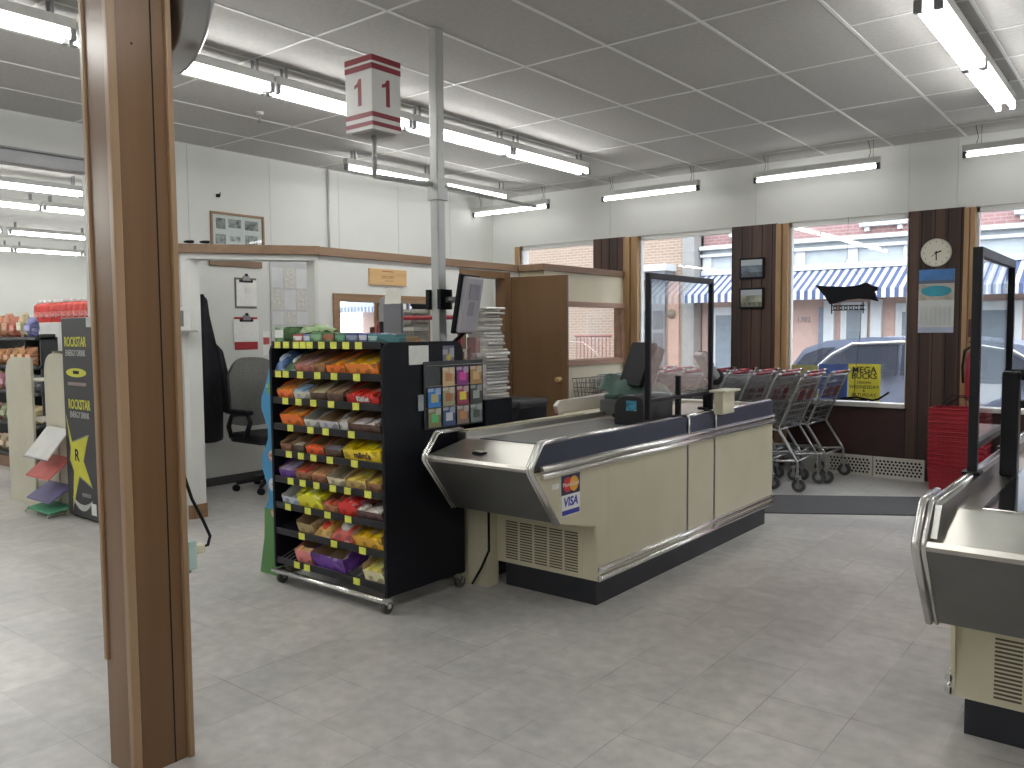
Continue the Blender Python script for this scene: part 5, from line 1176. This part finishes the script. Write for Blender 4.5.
# red bottles in a row on a white display
t = thing('bottle_display', 'white rounded display stand under the red bottles', 'display', (-10.2, 4.6, 0))
b = MB(); b.prism([(-10.9, 0), (-9.5, 0), (-9.5, 1.59), (-11.2, 1.59), (-11.2, 1.56), (-10.95, 1.51), (-10.85, 1.42), (-10.98, 1.25), (-10.98, 1.1), (-10.9, .9)], 4.35, 4.9, pm('display white', (.72, .73, .72), .5, var=.04), axis='y', bev=.01); b.build('body', t)
bt0 = None; rb = pm('red drink', (.62, .06, .05), .2, var=.1); wc = pm('white cap', (.8, .8, .78), .4)
for k in range(10):
    x_ = -11.05+k*.153; 
    if bt0 is None:
        bt0 = thing('drink_bottle', 'red drink bottle with white cap in row on the display', 'bottle', (x_, 4.45, 1.5905), 'red drink bottles in a row')
        b = MB(); b.lathe([(.0, 0), (.066, 0), (.070, .01), (.070, .19), (.066, .21), (.03, .238), (.026, .24)], (x_, 4.45, 1.5905), (0, 0, 1), rb, 16); b.build('bottle_body', bt0)
        b = MB(); b.lathe([(.03, .24), (.032, .242), (.032, .275), (.0, .277)], (x_, 4.45, 1.5905), (0, 0, 1), wc, 14); b.build('cap', bt0)
        b = MB(); b.lathe([(.0725, .06), (.0735, .062), (.0735, .13), (.0725, .132)], (x_, 4.45, 1.5905), (0, 0, 1), prod((.66, .16, .14)), 16); b.build('wrap_label', bt0)
    else: dup(bt0, (x_, 4.45, 1.5905))

# ================================================================== OUTSIDE
asph = pm('asphalt', (0.136, 0.136, 0.139), .9, var=.15, scale=4)
b = MB(); b.box((-60, 10.1, -.6), (40, 17.6, -.40), asph); struct('street', b)
conc = pm('pavement', (0.326, 0.32, 0.306), .9, var=.06, scale=3)
b = MB(); b.box((-60, YF+.18, -.5), (40, 10.1, -.2), conc); struct('sidewalk', b)
b = MB(); b.box((-60, 17.6, -.6), (40, 30, -.22), conc); struct('sidewalk_far', b)
# shop across the street
YS = 20.0
t = thing('striped_shop', 'shop across the street with striped awning and white cornice', 'building', (-2, 22, -.3))
pink = pm('pink stucco', (0.422, 0.286, 0.245), .8, var=.05); wt = pm('white shop trim', (0.462, 0.476, 0.49), .6, var=.03); wsh = pm('pale grey panel', (0.34, 0.367, 0.391), .7)
b = MB(); b.box((-9.56, YS, -.22), (12, 25, 3.0), pink); b.build('ground_wall', t)
b = MB(); b.box((-9.56, YS+.05, 3.0), (12, 25, 9), brick('red shop brick', (0.272, 0.143, 0.136), (0.245, 0.126, 0.122), (0.299, 0.224, 0.218))); b.build('upper_wall', t)
for z0, z1, dp in ((2.82, 2.95, .10), (3.28, 3.36, .16), (3.46, 3.56, .24)):
    b = MB(); b.box((-9.56, YS-dp, z0), (12, YS, z1), wt, .01); b.build('cornice', t)
b = MB(); b.box((-9.55, YS-.04, 2.95), (12, YS, 3.46), wsh); b.build('frieze', t)
for k in range(18):
    x_ = -9.5+k*1.2; b = MB(); b.box((x_, YS-.09, 2.95), (x_+.22, YS-.04, 3.28), wt); b.build('pilaster', t)
for x0 in (-8.8, -5.65, -2.6, .5):
    b = MB(); b.box((x0, YS-.12, 3.75), (x0+1.0, YS+.05, 3.86), wt, .01); b.box((x0+.1, YS-.06, 3.65), (x0+.2, YS+.05, 3.75), wt); b.box((x0+.8, YS-.06, 3.65), (x0+.9, YS+.05, 3.75), wt); b.build('window_sill', t)
    b = MB(); b.box((x0+.08, YS-.02, 3.86), (x0+.92, YS+.06, 5.4), pm('far window', (0.082, 0.095, 0.116), .15)); b.build('upper_window', t)
aw = stripes('awning stripes', (0.47, 0.485, 0.51), (0.05, 0.07, 0.15), .175)
b = MB(); b.prism([(YS, 2.84), (YS-1.05, 2.30), (YS-1.05, 2.10), (YS-1.04, 2.10), (YS-1.04, 2.285), (YS, 2.80)], -9.55, 12, aw, axis='x'); b.build('awning', t)
for x0, x1, z1, mm_ in ((-9.3, -8.6, 2.0, wt), (-6.05, -5.45, 2.05, wt), (-3.6, -2.4, 2.0, wt), (-8.5, -7.6, 2.0, wt), (-4.85, -3.9, 2.0, wt), (-2.0, -.6, 2.0, wt), (1, 3, 2, wt)):
    b = MB(); b.box((x0, YS-.05, -.2), (x1, YS, z1), mm_, .01); f_ = b.build('shop_door', t)
    b = MB(); b.box((x0+.14, YS-.06, .25), (x1-.14, YS-.045, z1-.2), pm('shop glass', (0.163, 0.19, 0.218), .12)); b.build('door_pane', f_)
for x_ in (-6.3, -5.25):
    b = MB(); b.box((x_-.12, YS-.12, -.2), (x_+.12, YS, 2.1), wt, .01); b.build('column', t)
b = MB(); b.text('1702', .17, (-6.92, YS-.006, 1.65), (1, 0, 0), (0, 0, 1), pm('house number', (0.136, 0.136, 0.17), .5), .004); b.build('house_number', t)
b = MB(); b.box((-6.55, YS-.06, -.2), (-6.32, YS-.0, 1.95), pm('blue grey post', (0.15, 0.184, 0.245), .6)); b.build('side_post', t)
# tan brick building left
t = thing('brick_building', 'tan brick building across the street left of the awning', 'building', (-16, 22, -.3))
tb = brick('tan brick', (0.262, 0.184, 0.136), (0.228, 0.153, 0.109), (0.306, 0.258, 0.218))
b = MB(); b.box((-40, 19.6, -.22), (-9.93, 25, 10), tb); b.build('walls', t)
b = MB(); b.box((-9.93, 19.55, -.22), (-9.58, 19.98, 10), pm('grey quoin', (0.224, 0.218, 0.211), .8), .03); b.build('downpipe', t)
b = MB(); b.box((-12.2, 19.0, 2.95), (-10.1, 19.6, 3.12), wt); b.box((-12.2, 19.05, 2.72), (-10.15, 19.6, 2.95), pm('slate fascia', (0.136, 0.143, 0.163), .6)); b.build('canopy', t)
b = MB(); b.box((-11.6, 19.52, -.1), (-10.4, 19.6, 2.72), pm('garage grey', (0.177, 0.184, 0.197), .5)); f_ = b.build('shutter_window', t)
for q in range(3):
    for r_ in range(3):
        b = MB(); b.box((-11.5+q*.38, 19.5, .3+r_*.58), (-11.2+q*.38, 19.52, .78+r_*.58), pm('dark pane', (0.095, 0.102, 0.116), .2)); b.build('window_pane', f_)
b = MB(); b.lathe([(.12, 0), (.12, .06), (0, .07)], (-10.2, 19.55, 1.85), (0, -1, 0), pm('bronze lamp', (0.136, 0.095, 0.068), .5), 16); b.build('wall_plaque', t)
b = MB(); b.box((-10.3, 19.54, -.22), (-10.0, 19.6, 2.7), pm('salmon pilaster', (0.374, 0.224, 0.17), .8)); b.build('pilaster', t)
t = thing('metal_railing', 'reddish metal railing with wheel ornament seen through booth window', 'railing', (-9.2, 13.9, -.4))
rl = pm('rust rail', (0.218, 0.082, 0.068), .6)
b = MB(); b.tube([(-10.9, 17.7, 1.30), (-12.0, 17.7, 1.30)], .03, rl); b.tube([(-10.9, 17.7, .1), (-12.0, 17.7, .1)], .03, rl); b.build('rail', t)
for k in range(10):
    b = MB(); b.tube([(-10.95-k*.11, 17.7, -.22), (-10.95-k*.11, 17.7, 1.3)], .016, rl, 6); b.build('baluster', t)
# parked car
t = thing('parked_car', 'blue grey car parked outside the front windows', 'car', (-1.6, 11.4, -.4))
cb_ = pm('car paint', (0.245, 0.286, 0.394), .2, .2, var=.03); cg = pm('car glass', (0.054, 0.061, 0.082), .05)
CXY = 10.55
prof = [(-3.98, -.05), (-4.0, .35), (-3.93, .80), (-3.84, .93), (-3.70, 1.16), (-3.66, 1.20), (-3.40, 1.29), (-2.9, 1.335), (-1.9, 1.33), (-1.3, 1.25), (-.55, .78), (.45, .62), (.72, .42), (.75, .0), (.7, -.12), (-3.9, -.12)]
b = MB()
def carY(z): return 0 if z < .75 else (z-.75)*.28
P = [(x_, CXY+carY(z), z) for x_, z in prof]+[(x_, CXY+1.85-carY(z), z) for x_, z in prof]; nP = len(prof)
_, fs = b._add(P, [tuple(range(nP))[::-1], tuple(range(nP, 2*nP))]+[(i, (i+1) % nP, nP+(i+1) % nP, nP+i) for i in range(nP)], cb_)
bmesh.ops.triangulate(b.bm, faces=[f for f in fs if len(f.verts) > 4])
b.build('body', t)
def sidepatch(poly, m_, e, nm):
    b = MB(); P = [(x_, CXY+carY(z)-e, z) for x_, z in poly]; Q = [(x_, CXY+carY(z)+.02, z) for x_, z in poly]; n_ = len(poly)
    b._add(P+Q, [tuple(range(n_))[::-1], tuple(range(n_, 2*n_))]+[(i, (i+1) % n_, n_+(i+1) % n_, n_+i) for i in range(n_)], m_); return b.build(nm, t)
sidepatch([(-3.46, .94), (-3.30, 1.10), (-3.08, 1.22), (-2.56, 1.245), (-2.56, .88)], cg, .006, 'rear_window'); sidepatch([(-2.51, .88), (-2.51, 1.245), (-1.85, 1.24), (-1.4, 1.16), (-.85, .85)], cg, .006, 'front_window')
sidepatch([(-3.80, .93), (-3.66, 1.12), (-3.45, 1.20), (-3.30, 1.21), (-3.52, 1.02), (-3.56, .93)], cg, .004, 'tail_window')
b = MB(); b.tube([(x_, CXY+carY(z)-.012, z) for x_, z in ((-3.52, .93), (-3.32, 1.12), (-3.09, 1.25), (-2.56, 1.275), (-1.85, 1.265), (-1.36, 1.18), (-.8, .84))], .018, chrome, 6); b.build('chrome_line', t)
b = MB(); b.box((-2.45, CXY-.012, .72), (-2.2, CXY+.0, .76), chrome, .004); b.build('door_handle', t)
for x_ in (-3.15, -.15):
    b = MB(); b.cyl((x_, CXY-.02, -.05), (x_, CXY+.2, -.05), .345, rubber, 28); b.cyl((x_, CXY-.03, -.05), (x_, CXY-.01, -.05), .22, wiremet, 20); b.build('wheel', t)
    b = MB(); b.cyl((x_, CXY+1.65, -.05), (x_, CXY+1.87, -.05), .345, rubber, 28); b.build('wheel', t)
